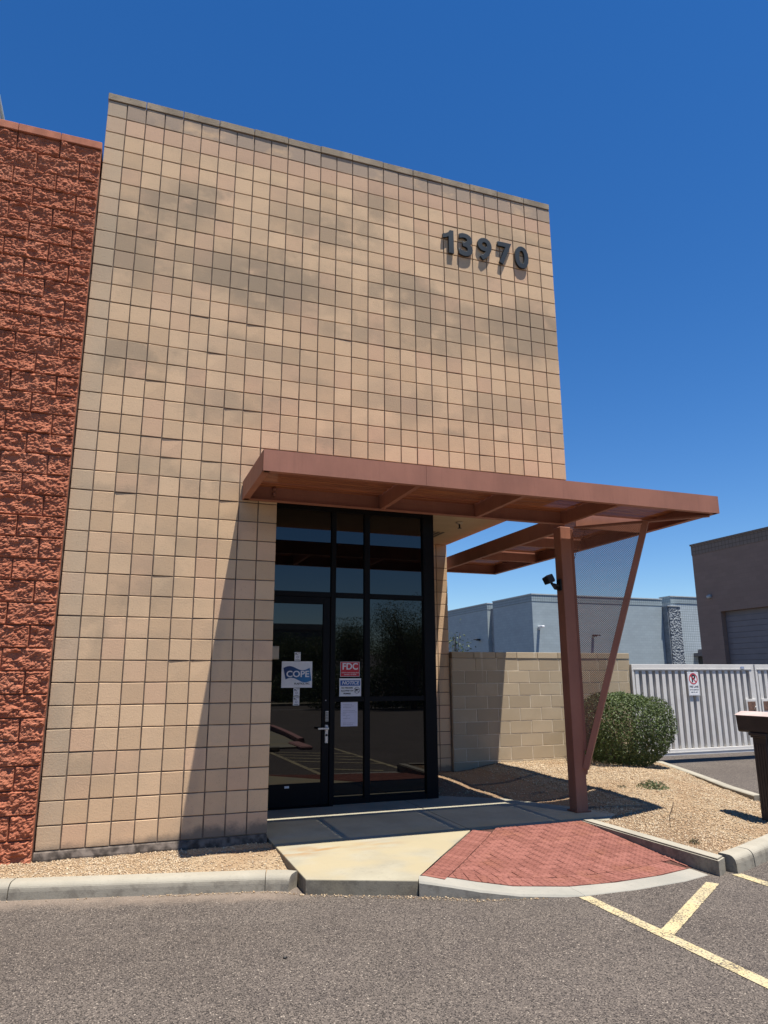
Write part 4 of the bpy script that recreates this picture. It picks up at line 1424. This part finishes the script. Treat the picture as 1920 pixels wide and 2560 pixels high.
def pebbles(n, poly, zf, smin, smax, seed, dens=None):
    r_ = np.random.default_rng(seed)
    xs_ = [p[0] for p in poly]; ys_ = [p[1] for p in poly]
    pts = []
    pr_ = random.Random(seed)
    while len(pts) < n:
        x, y = pr_.uniform(min(xs_), max(xs_)), pr_.uniform(min(ys_), max(ys_))
        if inside((x, y), poly) and (dens is None or pr_.random() < dens(x, y)):
            pts.append((x, y, zf(x, y)))
    pts = np.array(pts)
    octv = np.array([(1, 0, 0), (0, 1, 0), (-1, 0, 0), (0, -1, 0), (0, 0, 1), (0, 0, -1)], float)
    fc = np.array([(0, 1, 4), (1, 2, 4), (2, 3, 4), (3, 0, 4), (1, 0, 5), (2, 1, 5), (3, 2, 5), (0, 3, 5)])
    sz = smin + (smax - smin) * r_.random(n) ** 2.2
    sc = sz[:, None] * np.stack([0.8 + 0.5 * r_.random(n), 0.6 + 0.5 * r_.random(n), 0.45 + 0.35 * r_.random(n)], 1)
    ang = r_.random(n) * 6.283
    v = octv[None] * sc[:, None, :] + (r_.random((n, 6, 3)) - .5) * (sz * 0.5)[:, None, None]
    c_, s_ = np.cos(ang)[:, None], np.sin(ang)[:, None]
    x = v[..., 0] * c_ - v[..., 1] * s_
    y = v[..., 0] * s_ + v[..., 1] * c_
    # tilt
    tl = (r_.random(n) - .5)[:, None] * 1.2
    z = v[..., 2] * np.cos(tl) + x * np.sin(tl)
    v = np.stack([x, y, z], -1) + pts[:, None, :] + np.array([0, 0, 1.0]) * (sz * 0.22)[:, None, None]
    f = fc[None] + (np.arange(n) * 6)[:, None, None]
    return np_mesh(v.reshape(-1, 3), f.reshape(-1, 3), 3)
stuff(link('gravel', pebbles(11000, [(-1.2, 0.0), (2.05, 0.0), (2.05, lk(2.05)), (-1.2, lk(-1.2))], zleft, 0.0045, 0.014, 5,
                             lambda x, y: 1.0 if x < 1.25 else 0.30), M['pebble']))
def zfoot(x, y):
    return -0.168
foot = [(-1.2, lk(-1.2) - 0.17), (1.8, lk(1.8) - 0.17), (2.06, -1.46), (2.84, -1.81), (3.25, -2.05), (3.72, -2.19), (3.72, -2.225), (3.2, -2.10), (2.8, -1.88), (2.06, -1.52), (1.8, lk(1.8) - 0.22), (-1.2, lk(-1.2) - 0.22)]
stuff(link('gravel', pebbles(750, foot, zfoot, 0.0025, 0.011, 15, lambda x, y: 0.25 + 0.75 * (x > 0.9)), M['pebble']))
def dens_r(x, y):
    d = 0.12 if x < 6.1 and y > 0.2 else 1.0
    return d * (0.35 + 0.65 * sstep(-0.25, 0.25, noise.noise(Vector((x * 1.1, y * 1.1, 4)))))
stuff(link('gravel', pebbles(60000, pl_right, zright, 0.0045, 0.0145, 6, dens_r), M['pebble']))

# ---------------------------------------------------------------- painted lines
def line_me(p, q, w_, seg=40, seed=0, z=None):
    p, q = Vector(p), Vector(q)
    d = (q - p).normalized()
    nrm = Vector((-d.y, d.x))
    bm = bmesh.new()
    prev = None
    for k in range(seg + 1):
        c_ = p.lerp(q, k / seg)
        e1_ = w_ / 2 + 0.006 * noise.noise(Vector((k * 0.9, seed, 0)))
        e2_ = w_ / 2 + 0.006 * noise.noise(Vector((k * 0.9, seed, 7)))
        a, b = c_ + nrm * e1_, c_ - nrm * e2_
        cur = [bm.verts.new((a.x, a.y, asphalt_z(a.x, a.y) + 0.004 + (z or 0))), bm.verts.new((b.x, b.y, asphalt_z(b.x, b.y) + 0.004 + (z or 0)))]
        if prev:
            bm.faces.new((prev[0], prev[1], cur[1], cur[0]))
        prev = cur
    return finish(bm)
for k, (p, q) in enumerate([((4.005, -2.275), (3.93, -7.2)), ((3.97, -3.17), (5.185, -2.335)), ((5.575, -2.20), (5.52, -7.2)),
                            ((3.99, -4.45), (5.54, -3.35)), ((3.985, -5.1), (5.535, -4.0)), ((3.98, -5.75), (5.53, -4.65)), ((3.97, -6.4), (5.525, -5.3))]):
    struct(link('parking_line', line_me(p, q, 0.098, seed=k, z=0.001 * (k in (1, 3, 4, 5, 6))), M['paint']))

# ---------------------------------------------------------------- boundary wall
bw = thing('boundary_wall', 'low tan concrete block boundary wall between the building and the metal gate', 'wall', (5.7, 3.5, 0))
YW = 3.50
cme = {}
def cblock(wd):
    k_ = round(wd, 3)
    if k_ not in cme:
        cme[k_] = [chipped_me(wd - 0.010, B - 0.010, 0.05, 0.003, s) for s in (2, 4, 6)]
    return rng.choice(cme[k_])
zt = 1.765
XE = 9.24
for r_ in range(9):
    zc = zt - (r_ + 0.5) * B
    x = 5.70
    first = 0.23 if r_ % 2 else 0.43
    L_ = first
    while x < XE - 0.03:
        L_ = min(L_, XE - x)
        o = link('block', cblock(L_), M['cmu'], bw)
        o.location = (x + L_ / 2 - 5.7, rng.gauss(0, 0.0012), zc)
        o.rotation_euler = (rng.gauss(0, 0.006), 0, rng.gauss(0, 0.004))
        x += L_
        L_ = 0.4064
x = 5.70
while x < XE - 0.03:
    L_ = min(0.4064, XE - x)
    put('cap_stone', box_me(x + 0.003, x + L_ - 0.003, YW - 0.008, YW + 0.20, zt + 0.003, zt + 0.100, 0.004), M['cmu'], bw)
    x += L_
put('mortar_wall', box_me(5.70, XE - 0.003, YW + 0.005, YW + 0.19, -0.25, zt), M['cmumortar'], bw)

# ---------------------------------------------------------------- gates
def gate(x0, x1, lab, first):
    gt = thing('metal_gate', lab, 'gate', (x0, 3.47, 0), 'pale grey metal gate leaves')
    zb, ztp = 0.075, 1.672
    def P_(nm, b, mat=M['gate'], bev=0.003):
        return put(nm, box_me(*b, bev), mat, gt)
    P_('top_rail', (x0, x1, 3.45, 3.52, 1.56, ztp))
    P_('bottom_rail', (x0, x1, 3.45, 3.52, zb, 0.185))
    P_('stile', (x0, x0 + 0.055, 3.451, 3.519, 0.1855, 1.5595))
    P_('stile', (x1 - 0.12, x1, 3.451, 3.519, 0.1855, 1.5595))
    P_('back_panel', (x0 + 0.05, x1 - 0.11, 3.512, 3.516, 0.186, 1.559), M['gateback_shade'], 0)
    P_('trim_strip', (x0 + 0.04, x1 - 0.06, 3.441, 3.449, 1.578, 1.588), M['gate'], 0)
    P_('trim_strip', (x0 + 0.04, x1 - 0.06, 3.441, 3.449, 0.125, 0.133), M['gate'], 0)
    pitch = 0.1475
    x = x0 + 0.075
    bm = bmesh.new()
    prof = [(0.0, 0.0), (0.006, -0.05), (0.082, -0.05), (0.088, 0.0)]
    vs = [[bm.verts.new((px, py, z)) for z in (0.187, 1.558)] for px, py in prof]
    for a, b in zip(vs, vs[1:]):
        bm.faces.new((a[0], b[0], b[1], a[1]))
    sme = finish(bm)
    while x < x1 - 0.2:
        o = link('slat', sme, M['gate'], gt)
        o.location = (x - x0, 3.511 - 3.47, 0)
        x += pitch
    # lock box
    lx = x1 - 0.30 if first else x0 + 0.055
    P_('lock_frame', (lx, lx + 0.26, 3.43, 3.4495, 0.78, 1.03))
    P_('lock_box', (lx + 0.035, lx + 0.225, 3.425, 3.4295, 0.812, 0.985), M['lockbrown'], 0)
    if first:
        put('lock_lever', tube_me([(lx + 0.19, 3.42, 0.83), (lx + 0.17, 3.41, 0.86), (lx + 0.20, 3.405, 0.90)], 0.008, 6), M['alu'], gt)
        P_('maker_plate', (x1 - 0.335, x1 - 0.25, 3.437, 3.4405, 1.589, 1.628), M['signblue'], 0)
        P_('maker_plate_band', (x1 - 0.325, x1 - 0.26, 3.4345, 3.4365, 1.598, 1.612), M['white'], 0)
    return gt
gate(9.235, 12.10, 'pale grey corrugated metal gate leaf carrying the no parking sign', True)
gate(12.135, 15.0, 'pale grey metal gate leaf at the right edge, partly behind the mailbox', False)

ns = thing('no_parking_sign', 'white metal no parking fire lane sign hung on the grey gate', 'sign', (10.6, 3.44, 1.1))
put('plate', box_me(10.462, 10.722, 3.434, 3.440, 1.108, 1.532, 0.002), M['white'], ns)
put('edge_line', boxes_me([(10.474, 10.710, 3.4325, 3.4335, 1.517, 1.5205), (10.474, 10.710, 3.4325, 3.4335, 1.1195, 1.123),
                           (10.474, 10.4775, 3.4325, 3.4335, 1.124, 1.5165), (10.7065, 10.710, 3.4325, 3.4335, 1.124, 1.5165)]), M['greyink'], ns)
put('prohibition_ring', ring_me(10.592, 1.412, 0.081, 0.099, 3.4315, 36, R(-45)), M['signred'], ns)
o = sgtext('lettering', 'P', 0.185, M['ink'], ns, 10.594, 3.4324, 1.412, bold=0.0055)
sgtext('lettering', 'FIRE LANE', 0.053, M['ink'], ns, 10.592, 3.4324, 1.268, bold=0.0002, sx=0.84)
sgtext('lettering', 'CITY OF GOODYEAR', 0.026, M['ink'], ns, 10.592, 3.4324, 1.215, sx=0.82)
sgtext('lettering', 'ORD. SEC. 10-6-7', 0.026, M['ink'], ns, 10.592, 3.4324, 1.172, sx=0.82)

# ---------------------------------------------------------------- mailbox
mb = thing('mailbox', 'dark brown mailbox with a lid coloured as if sunlit, on a square fluted post in the gravel', 'mailbox', (7.2, -1.15, 0))
bm = bmesh.new()
pf = [(-0.105, 0.872), (-0.095, 0.855), (0.095, 0.855), (0.105, 0.872), (0.118, 1.028), (-0.118, 1.028)]
a = [bm.verts.new((7.215 + px, -0.885, z)) for px, z in pf]
b = [bm.verts.new((7.215 + px, -1.40, z)) for px, z in pf]
bm.faces.new(a); bm.faces.new(b[::-1])
for k in range(len(pf)):
    j = (k + 1) % len(pf)
    bm.faces.new((a[k], a[j], b[j], b[k]))
put('body', finish(bm), M['mail'], mb)
bm = bmesh.new()
pf = [(-0.130, 1.0285), (0.130, 1.0285), (0.130, 1.034), (0.03, 1.072), (-0.03, 1.072), (-0.130, 1.034)]
a = [bm.verts.new((7.215 + px, -0.878, z)) for px, z in pf]
b = [bm.verts.new((7.215 + px, -1.41, z)) for px, z in pf]
bm.faces.new(a); bm.faces.new(b[::-1])
for k in range(len(pf)):
    j = (k + 1) % len(pf)
    bm.faces.new((a[k], a[j], b[j], b[k]))
put('lid', finish(bm), M['maillid_sunlit'], mb)
put('door', box_me(7.112, 7.318, -1.422, -1.4115, 0.862, 1.022, 0.006), M['mail'], mb)
pb = [(7.125, 7.305, -1.235, -1.055, -0.2, 0.80)]
put('post', boxes_me(pb, 0.004), M['mail'], mb)
put('flute', boxes_me([(7.119, 7.1245, -1.225 + k * 0.034, -1.225 + k * 0.034 + 0.022, 0.06, 0.74) for k in range(5)]), M['mail'], mb)
put('capital', boxes_me([(7.110, 7.320, -1.250, -1.040, 0.801, 0.822), (7.098, 7.332, -1.262, -1.028, 0.8225, 0.8545)], 0.004), M['mail'], mb)
bm = bmesh.new()
pf = [(0, 0.80), (0.125, 0.80), (0.118, 0.775), (0.085, 0.755), (0.075, 0.725), (0.045, 0.70), (0.03, 0.655), (0.0, 0.64)]
a = [bm.verts.new((7.18, -1.236 - px, z)) for px, z in pf]
b = [bm.verts.new((7.25, -1.236 - px, z)) for px, z in pf]
bm.faces.new(a); bm.faces.new(b[::-1])
for k in range(len(pf)):
    j = (k + 1) % len(pf)
    bm.faces.new((a[k], a[j], b[j], b[k]))
put('corbel', finish(bm), M['mail'], mb)

# ---------------------------------------------------------------- foliage
def leaf_mesh(pts, nrm, size, seed, asp=1.8):
    """two-triangle leaves folded along the midrib; pts (n,3), nrm (n,3)"""
    r_ = np.random.default_rng(seed)
    n = len(pts)
    d = r_.normal(size=(n, 3)); d /= np.linalg.norm(d, axis=1)[:, None]
    nn = nrm + 0.75 * r_.normal(size=(n, 3)); nn /= np.linalg.norm(nn, axis=1)[:, None]
    d = d - (d * nn).sum(1)[:, None] * nn; d /= np.linalg.norm(d, axis=1)[:, None] + 1e-9
    s_ = np.cross(nn, d)
    L_ = (size * (0.6 + 0.8 * r_.random(n)))[:, None]
    W_ = L_ / asp
    v0 = pts - d * L_ / 2
    v1 = pts + s_ * W_ / 2 + nn * W_ * 0.15
    v2 = pts + d * L_ / 2
    v3 = pts - s_ * W_ / 2 + nn * W_ * 0.15
    v = np.stack([v0, v1, v2, v3], 1).reshape(-1, 3)
    f = np.array([[0, 1, 2], [0, 2, 3]])[None] + (np.arange(n) * 4)[:, None, None]
    return np_mesh(v, f.reshape(-1, 3), 3)
def shrub_surface(n, seed):
    """trimmed shrub: squarish rounded shape, flat top, tucked in at the bottom"""
    r_ = np.random.default_rng(seed)
    out_p, out_n = [], []
    while len(out_p) < n:
        u = r_.normal(size=3); u /= np.linalg.norm(u)
        # superellipsoid radius
        a, b, c_ = 0.71, 0.64, 0.555
        k = 3.1
        rad = (abs(u[0] / a) ** k + abs(u[1] / b) ** k + abs(u[2] / c_) ** k) ** (-1 / k)
        p = u * rad
        lump = 0.10 * noise.noise(Vector(p * 2.6) + Vector((3, 1, seed))) + 0.03 * noise.noise(Vector(p * 7.0))
        depth = r_.random() ** 2.2 * 0.22
        p = p * (1 + lump - depth + 0.025 * abs(r_.normal()) + (0.10 * r_.random() if r_.random() < 0.012 else 0))
        if p[2] < 0:                                   # undercut
            f = 1 - 0.22 * (abs(p[2]) / c_) ** 1.5
            p[0] *= f; p[1] *= f
        # sparse, shadowy gaps between clumps
        if noise.noise(Vector(p * 6.5) + Vector((9, 9, 2))) < -0.42 and r_.random() < 0.7:
            continue
        if p[2] < -0.48 and r_.random() < 0.5:
            continue
        out_p.append(p); out_n.append(u)
    return np.array(out_p), np.array(out_n)
sh = thing('clipped_shrub', 'dense green clipped shrub in front of the block wall beside the gate', 'shrub', (8.46, 2.80, 0))
p_, n_ = shrub_surface(34000, 4)
p_ += np.array([0, 0, 0.60])
put_o = link('foliage', leaf_mesh(p_, n_, 0.032, 2), M['leaf'], sh)
bm = bmesh.new()
for k in range(34):
    a_ = rng.uniform(0, 6.28); r1 = rng.uniform(0.3, 0.85)
    q = (math.cos(a_) * r1 * 0.85, math.sin(a_) * r1 * 0.58, rng.uniform(0.25, 0.9))
    b_ = (rng.uniform(-0.2, 0.2), rng.uniform(-0.14, 0.14), -0.03)
    mid = (b_[0] * 0.4 + q[0] * 0.6 + rng.uniform(-.05, .05), b_[1] * 0.4 + q[1] * 0.6, 0.12 + q[2] * 0.3)
    tube_bm(bm, [b_, mid, q], [0.012, 0.008, 0.003], 5)
link('stems', finish(bm, True), M['twig'], sh)

def weed(nm, lab, cat, loc, n, rad, h, size, mat, seed, asp=3.5):
    w_ = thing(nm, lab, cat, loc)
    r_ = np.random.default_rng(seed)
    a = r_.random(n) * 6.28; rr = rad * np.sqrt(r_.random(n))
    z = h * (1 - (rr / rad) ** 2) * r_.random(n)
    p = np.stack([rr * np.cos(a), rr * np.sin(a), z], 1)
    nn = np.stack([np.cos(a) * 0.8, np.sin(a) * 0.8, np.ones(n) * 0.5], 1)
    link('leaves', leaf_mesh(p, nn, size, seed, asp), mat, w_)
    bm = bmesh.new()
    for k in range(10):
        t_ = rng.uniform(0, 6.28)
        tube_bm(bm, [(0, 0, -0.01), (math.cos(t_) * rad * .7, math.sin(t_) * rad * .7, h * rng.uniform(.3, .9))], [0.004, 0.002], 4)
    link('stem', finish(bm), M['twig'], w_)
    return w_
weed('weed', 'low green weed growing in the gravel beside the driveway kerb', 'weed', (7.12, 0.62, zright(7.12, 0.62)), 520, 0.21, 0.10, 0.035, M['leaf2'], 3)
weed('weed', 'small dry brown tuft in the gravel behind the ramp kerb', 'weed', (5.78, -1.52, zright(5.78, -1.52)), 110, 0.055, 0.05, 0.022, M['dry'], 8)
weed('weed', 'tiny dark dry tuft between the green weed and the canopy shadow', 'weed', (6.75, 0.75, zright(6.75, 0.75)), 90, 0.07, 0.02, 0.03, M['dry'], 9)
tw = tag(link('twig', tube_me([(6.02, -0.93, zright(6.02, -0.93)), (6.03, -0.92, 0.05), (6.07, -0.93, 0.13), (6.07, -0.95, 0.19)], 0.0035, 5), M['twig']), 'thin dark dead twig sticking up from the gravel by the shadow tip', 'twig')
stn = bmesh.new()
bmesh.ops.create_icosphere(stn, subdivisions=1, radius=0.012)
stone_me = finish(stn)
stp = tag(link('pebble_stone', stone_me, M['black'], None, (1.62, -2.66, -0.165)), 'small black pebble lying on the asphalt near the bottom edge', 'stone')
stp.scale = (1.3, 0.8, 0.7)

# shrub behind the wall
bs = thing('shrub', 'small pale green shrub rising behind the boundary wall next to the building', 'shrub', (6.25, 4.5, 0))
r_ = np.random.default_rng(21)
n_ = 420
p_ = r_.normal(size=(n_, 3)) * np.array([0.16, 0.16, 0.20]) + np.array([0, 0, 1.86])
link('foliage', leaf_mesh(p_, np.tile([0, -0.3, 1.0], (n_, 1)), 0.05, 22, 2.6), M['leaf2'], bs)
bm = bmesh.new()
for k in range(9):
    tube_bm(bm, [(0, 0, -0.1), (rng.uniform(-.06, .06), rng.uniform(-.06, .06), 1.2), (rng.uniform(-.2, .2), rng.uniform(-.2, .2), rng.uniform(1.8, 2.25))], [0.02, 0.012, 0.004], 5)
link('stems', finish(bm), M['twig'], bs)

# ---------------------------------------------------------------- grey building beyond the wall
gy_ = thing('grey_warehouse', 'long blue grey block warehouse beyond the boundary wall', 'building', (30, 40, 0))
put('wall', boxes_me([(30.0, 42.3, 40.0, 46.1, -0.3, 7.10), (30.06, 44, 47.25, 75, -0.3, 7.10)]), M['grey_wall'], gy_)
put('parapet', boxes_me([(29.98, 42.32, 39.98, 46.12, 7.102, 7.62), (30.04, 44, 47.23, 75, 7.102, 7.60)]), M['grey_tile'], gy_)
put('coping', boxes_me([(29.94, 42.35, 39.94, 46.15, 7.622, 7.70), (30.0, 44, 47.2, 75, 7.602, 7.68)]), M['greymetal'], gy_)
def rough_box(x0, x1, y, z0, z1, nx, nz, amp, seed):
    bm = bmesh.new()
    g_ = [[bm.verts.new((x0 + (x1 - x0) * i / nx, y - amp * (0.5 + noise.fractal(Vector((i * 0.45, j * 0.45, seed)), 0.8, 2.0, 3)), z0 + (z1 - z0) * j / nz)) for j in range(nz + 1)] for i in range(nx + 1)]
    for i in range(nx):
        for j in range(nz):
            bm.faces.new((g_[i][j], g_[i + 1][j], g_[i + 1][j + 1], g_[i][j + 1]))
    return finish(bm)
put('pilaster', boxes_me([(42.33, 43.6, 39.45, 41.5, -0.3, 7.02), (30.4, 42.0, 46.14, 47.22, -0.3, 7.18)]), M['grey_split'], gy_)
put('split_face', rough_box(42.42, 43.6, 39.42, -0.3, 7.0, 20, 120, 0.07, 3), M['grey_split'], gy_)
put('pilaster_cap', box_me(42.3, 43.63, 39.33, 41.5, 7.022, 7.10), M['greymetal'], gy_)
put('tall_wall', box_me(43.22, 60, 39.99, 41.2, -0.3, 7.38), M['pale_tile'], gy_)
put('tall_parapet', box_me(43.20, 60, 39.95, 41.22, 7.382, 7.90), M['grey_tile'], gy_)
put('tall_coping', box_me(43.16, 60, 39.9, 41.25, 7.902, 7.97), M['greymetal'], gy_)
put('door_hood', boxes_me([(45.1, 49, 38.7, 39.98, 3.06, 3.32), (45.6, 49, 38.75, 39.98, 3.321, 3.62)]), M['shutter'], gy_)
put('doorway', box_me(45.55, 48.5, 39.93, 39.985, -0.3, 3.055), M['black'], gy_)
def wall_light(x, y, z, face, parent):
    if face == 'y':
        b_ = [(x - 0.12, x + 0.12, y - 0.35, y - 0.02, z, z + 0.16), (x - 0.08, x + 0.30, y - 0.62, y - 0.352, z + 0.05, z + 0.13)]
    else:
        b_ = [(x - 0.35, x - 0.02, y - 0.12, y + 0.12, z, z + 0.16), (x - 0.62, x - 0.352, y - 0.30, y + 0.08, z + 0.05, z + 0.13)]
    return put('wall_light', boxes_me(b_, 0.02), M['black'], parent)
wall_light(35.35, 39.98, 4.5, 'y', gy_)
wall_light(30.06, 48.75, 4.55, 'x', gy_)
put('wall_camera', boxes_me([(30.38, 30.62, 39.35, 39.98, 5.10, 5.24), (30.43, 30.53, 39.8, 39.98, 4.95, 5.10)], 0.03), M['white'], gy_)

# ---------------------------------------------------------------- brown building at the right
br = thing('brown_warehouse', 'brown block warehouse with a grey roller door at the right edge', 'building', (26.3, 10, 0))
DY0, DY1, DZ = 13.6, 18.12, 4.34
put('wall', boxes_me([(26.3, 27.0, DY1, 19.5, -0.3, 7.14), (26.3, 27.0, 6, DY0, -0.3, 7.14), (26.3, 27.0, DY0, DY1, DZ, 7.14), (27.0, 44, 6, 19.48, -0.3, 7.14)]), M['brown_wall'], br)
put('parapet', box_me(26.285, 44.0, 5.98, 19.515, 7.142, 7.60), M['brown_tile'], br)
put('coping', box_me(26.25, 44.0, 5.95, 19.55, 7.602, 7.68), M['brown_tile'], br)
rd = put('roller_door', box_me(26.56, 26.6, DY0 + 0.005, DY1 - 0.005, -0.3, DZ - 0.005), M['shutter'], br)
for k in range(18):
    z = -0.05 + k * 0.245
    if z + 0.24 < DZ:
        put('door_slat', box_me(26.535, 26.559, DY0 + 0.006, DY1 - 0.006, z, z + 0.232, 0.006), M['shutter'], br)
lp = put('wall_lamp', tube_me([(26.295, 18.63, 5.07), (26.20, 18.63, 5.07), (26.12, 18.63, 5.05)], [0.10, 0.09, 0.07], 12), M['greymetal'], br)

# ---------------------------------------------------------------- the lot behind the camera (seen in the door glass)
isl = bpy.data.objects.new('kerb_island', None); COL.objects.link(isl); struct(isl)
link('kerb_stone', sweep_me(densify([(5.34, -13.5), (5.29, -12.2), (5.17, -10.2), (4.98, -8.0)], 0.3), [(0.0, -0.25), (0.0, -0.03), (0.02, -0.015), (0.13, -0.015), (0.16, -0.04), (0.17, -0.25)]), M['pinkkerb'], isl)
link('kerb_stone', box_me(4.72, 5.0, -7.98, -6.6, -0.25, -0.085, 0.03), M['pinkkerb'], isl)
link('pavement', poly_me([(1.2, -7.0), (4.70, -7.0), (4.96, -8.0), (5.12, -10.2), (5.2, -13.5), (1.2, -14)], -0.13, -0.25), M['walk'], isl)
ws = tag(link('wheel_stop', box_me(2.3, 4.17, -6.50, -6.36, -0.17, -0.05, 0.02), M['kerb']), 'dark concrete wheel stop mirrored low at the left edge of the door glass', 'wheel stop')
struct(link('far_pavement', box_me(-60, 80, -36.0, -33.0, -0.25, -0.03), M['walk']))
struct(link('road_line', line_me((-40, -28), (70, -28), 0.12), M['white']))
bb = thing('dark_office_building', 'low dark office building across the street, mirrored in the door glass', 'building', (4, -44, 0))
put('wall', box_me(-24, 15.9, -52, -43.0, -0.3, 5.0), M['shutter'], bb)
put('parapet', box_me(-24.1, 16.0, -52.1, -42.9, 5.002, 5.45), M['plainwall'], bb)
fe = thing('iron_fence', 'rust red iron picket fence along the far pavement, mirrored in the door glass', 'fence', (8, -37, 0))
put('rail', boxes_me([(4, 16, -37.03, -36.97, 0.25, 0.31), (4, 16, -37.03, -36.97, 1.35, 1.41)]), M['iron'], fe)
pk = box_me(-0.025, 0.025, -0.025, 0.025, -0.1, 1.6)
for k in range(70):
    o = link('picket', pk, M['iron'], fe)
    o.location = (4.1 + k * 0.17 - 8, 0, 0)
def tree(x, y, h, rw, seed, lab):
    tr = thing('desert_tree', lab, 'tree', (x, y, -0.1), 'desert trees across the lot')
    r_ = random.Random(seed)
    bm = bmesh.new()
    tips = []
    for k in range(7):
        a = r_.uniform(0, 6.28); rr = r_.uniform(0.2, 1) * rw * 0.7
        p1 = (math.cos(a) * 0.15, math.sin(a) * 0.15, h * 0.25)
        p2 = (math.cos(a) * rr * 0.5, math.sin(a) * rr * 0.5, h * r_.uniform(0.45, 0.6))
        p3 = (math.cos(a) * rr, math.sin(a) * rr, h * r_.uniform(0.7, 0.92))
        tube_bm(bm, [(0, 0, -0.1), p1, p2, p3], [0.16, 0.12, 0.07, 0.02], 6)
        tips += [p2, p3, tuple((Vector(p2) + Vector(p3)) / 2)]
    link('trunk', finish(bm, True), M['bark'], tr)
    g_ = np.random.default_rng(seed)
    n = 20000
    tp = np.array(tips)[g_.integers(0, len(tips), n)]
    gn = np.clip(g_.normal(size=(n, 3)), -1.55, 1.55)
    cl = gn * np.array([rw * .24, rw * .24, h * .085])
    p = tp + cl
    nn = cl / (np.linalg.norm(cl, axis=1)[:, None] + 1e-6)
    link('crown', leaf_mesh(p, nn, 0.085, seed, 2.6), M['leaf2'], tr)
for k, (x, y, h, rw, lab) in enumerate([(10.9, -38.5, 4.5, 2.6, 'bushy desert tree mirrored in the door glass, in front of the dark office'),
                                        (13.7, -38.0, 4.4, 2.6, 'bushy desert tree mirrored in the door glass close to the lock side'),
                                        (13.1, -29.5, 5.2, 2.1, 'desert tree mirrored in the narrow glass pane beside the door'),
                                        (15.4, -25.5, 5.9, 2.6, 'tall open desert tree mirrored in the right glass pane'),
                                        (16.6, -31.0, 4.2, 2.6, 'low spreading desert tree mirrored at the foot of the right glass pane'),
                                        (18.6, -28.5, 5.6, 3.2, 'rounded desert tree mirrored at the right edge of the glass'),
                                        (20.2, -38.5, 5.0, 3.6, 'wide dark desert tree mirrored behind the tall open one'),
                                        (5.0, -39.5, 4.8, 3.0, 'desert tree mirrored low in the door glass next to the pier')]):
    tree(x, y, h, rw, 40 + k, lab)
for k, (x, y, lab) in enumerate([(11.8, -27.5, 'low dark bush at the street edge mirrored near the paper notice'), (13.5, -27.0, 'low dark bush at the street edge mirrored below the narrow pane tree'),
                                 (15.1, -26.6, 'low dark bush at the street edge mirrored in the middle of the right pane'), (17.0, -27.2, 'low dark bush at the street edge mirrored at the right of the right pane'),
                                 (11.6, -35.5, 'low dark bush in front of the iron fence mirrored in the door glass')]):
    bsh = thing('roadside_bush', lab, 'bush', (x, y, -0.1), 'roadside bushes across the lot')
    g_ = np.random.default_rng(80 + k)
    u = g_.normal(size=(6000, 3)); u /= np.linalg.norm(u, axis=1)[:, None]
    p = u * np.array([1.9, 1.2, 1.25]) * (0.75 + 0.3 * g_.random(6000))[:, None] + np.array([0, 0, 0.9])
    link('foliage', leaf_mesh(p[p[:, 2] > 0], u[p[:, 2] > 0], 0.12, 90 + k, 2.0), M['leaf2'], bsh)
hl = bmesh.new()
prev = None
for k in range(60):
    x = -300 + k * 14
    z = 12 + 10 * noise.fractal(Vector((k * 0.13, 2.2, 0)), 1.0, 2.0, 4)
    cur = [hl.verts.new((x, -380, -2)), hl.verts.new((x, -420, max(3, z)))]
    if prev:
        hl.faces.new((prev[0], cur[0], cur[1], prev[1]))
    prev = cur
struct(link('hills', finish(hl), M['hill']))
bpy.context.view_layer.update()
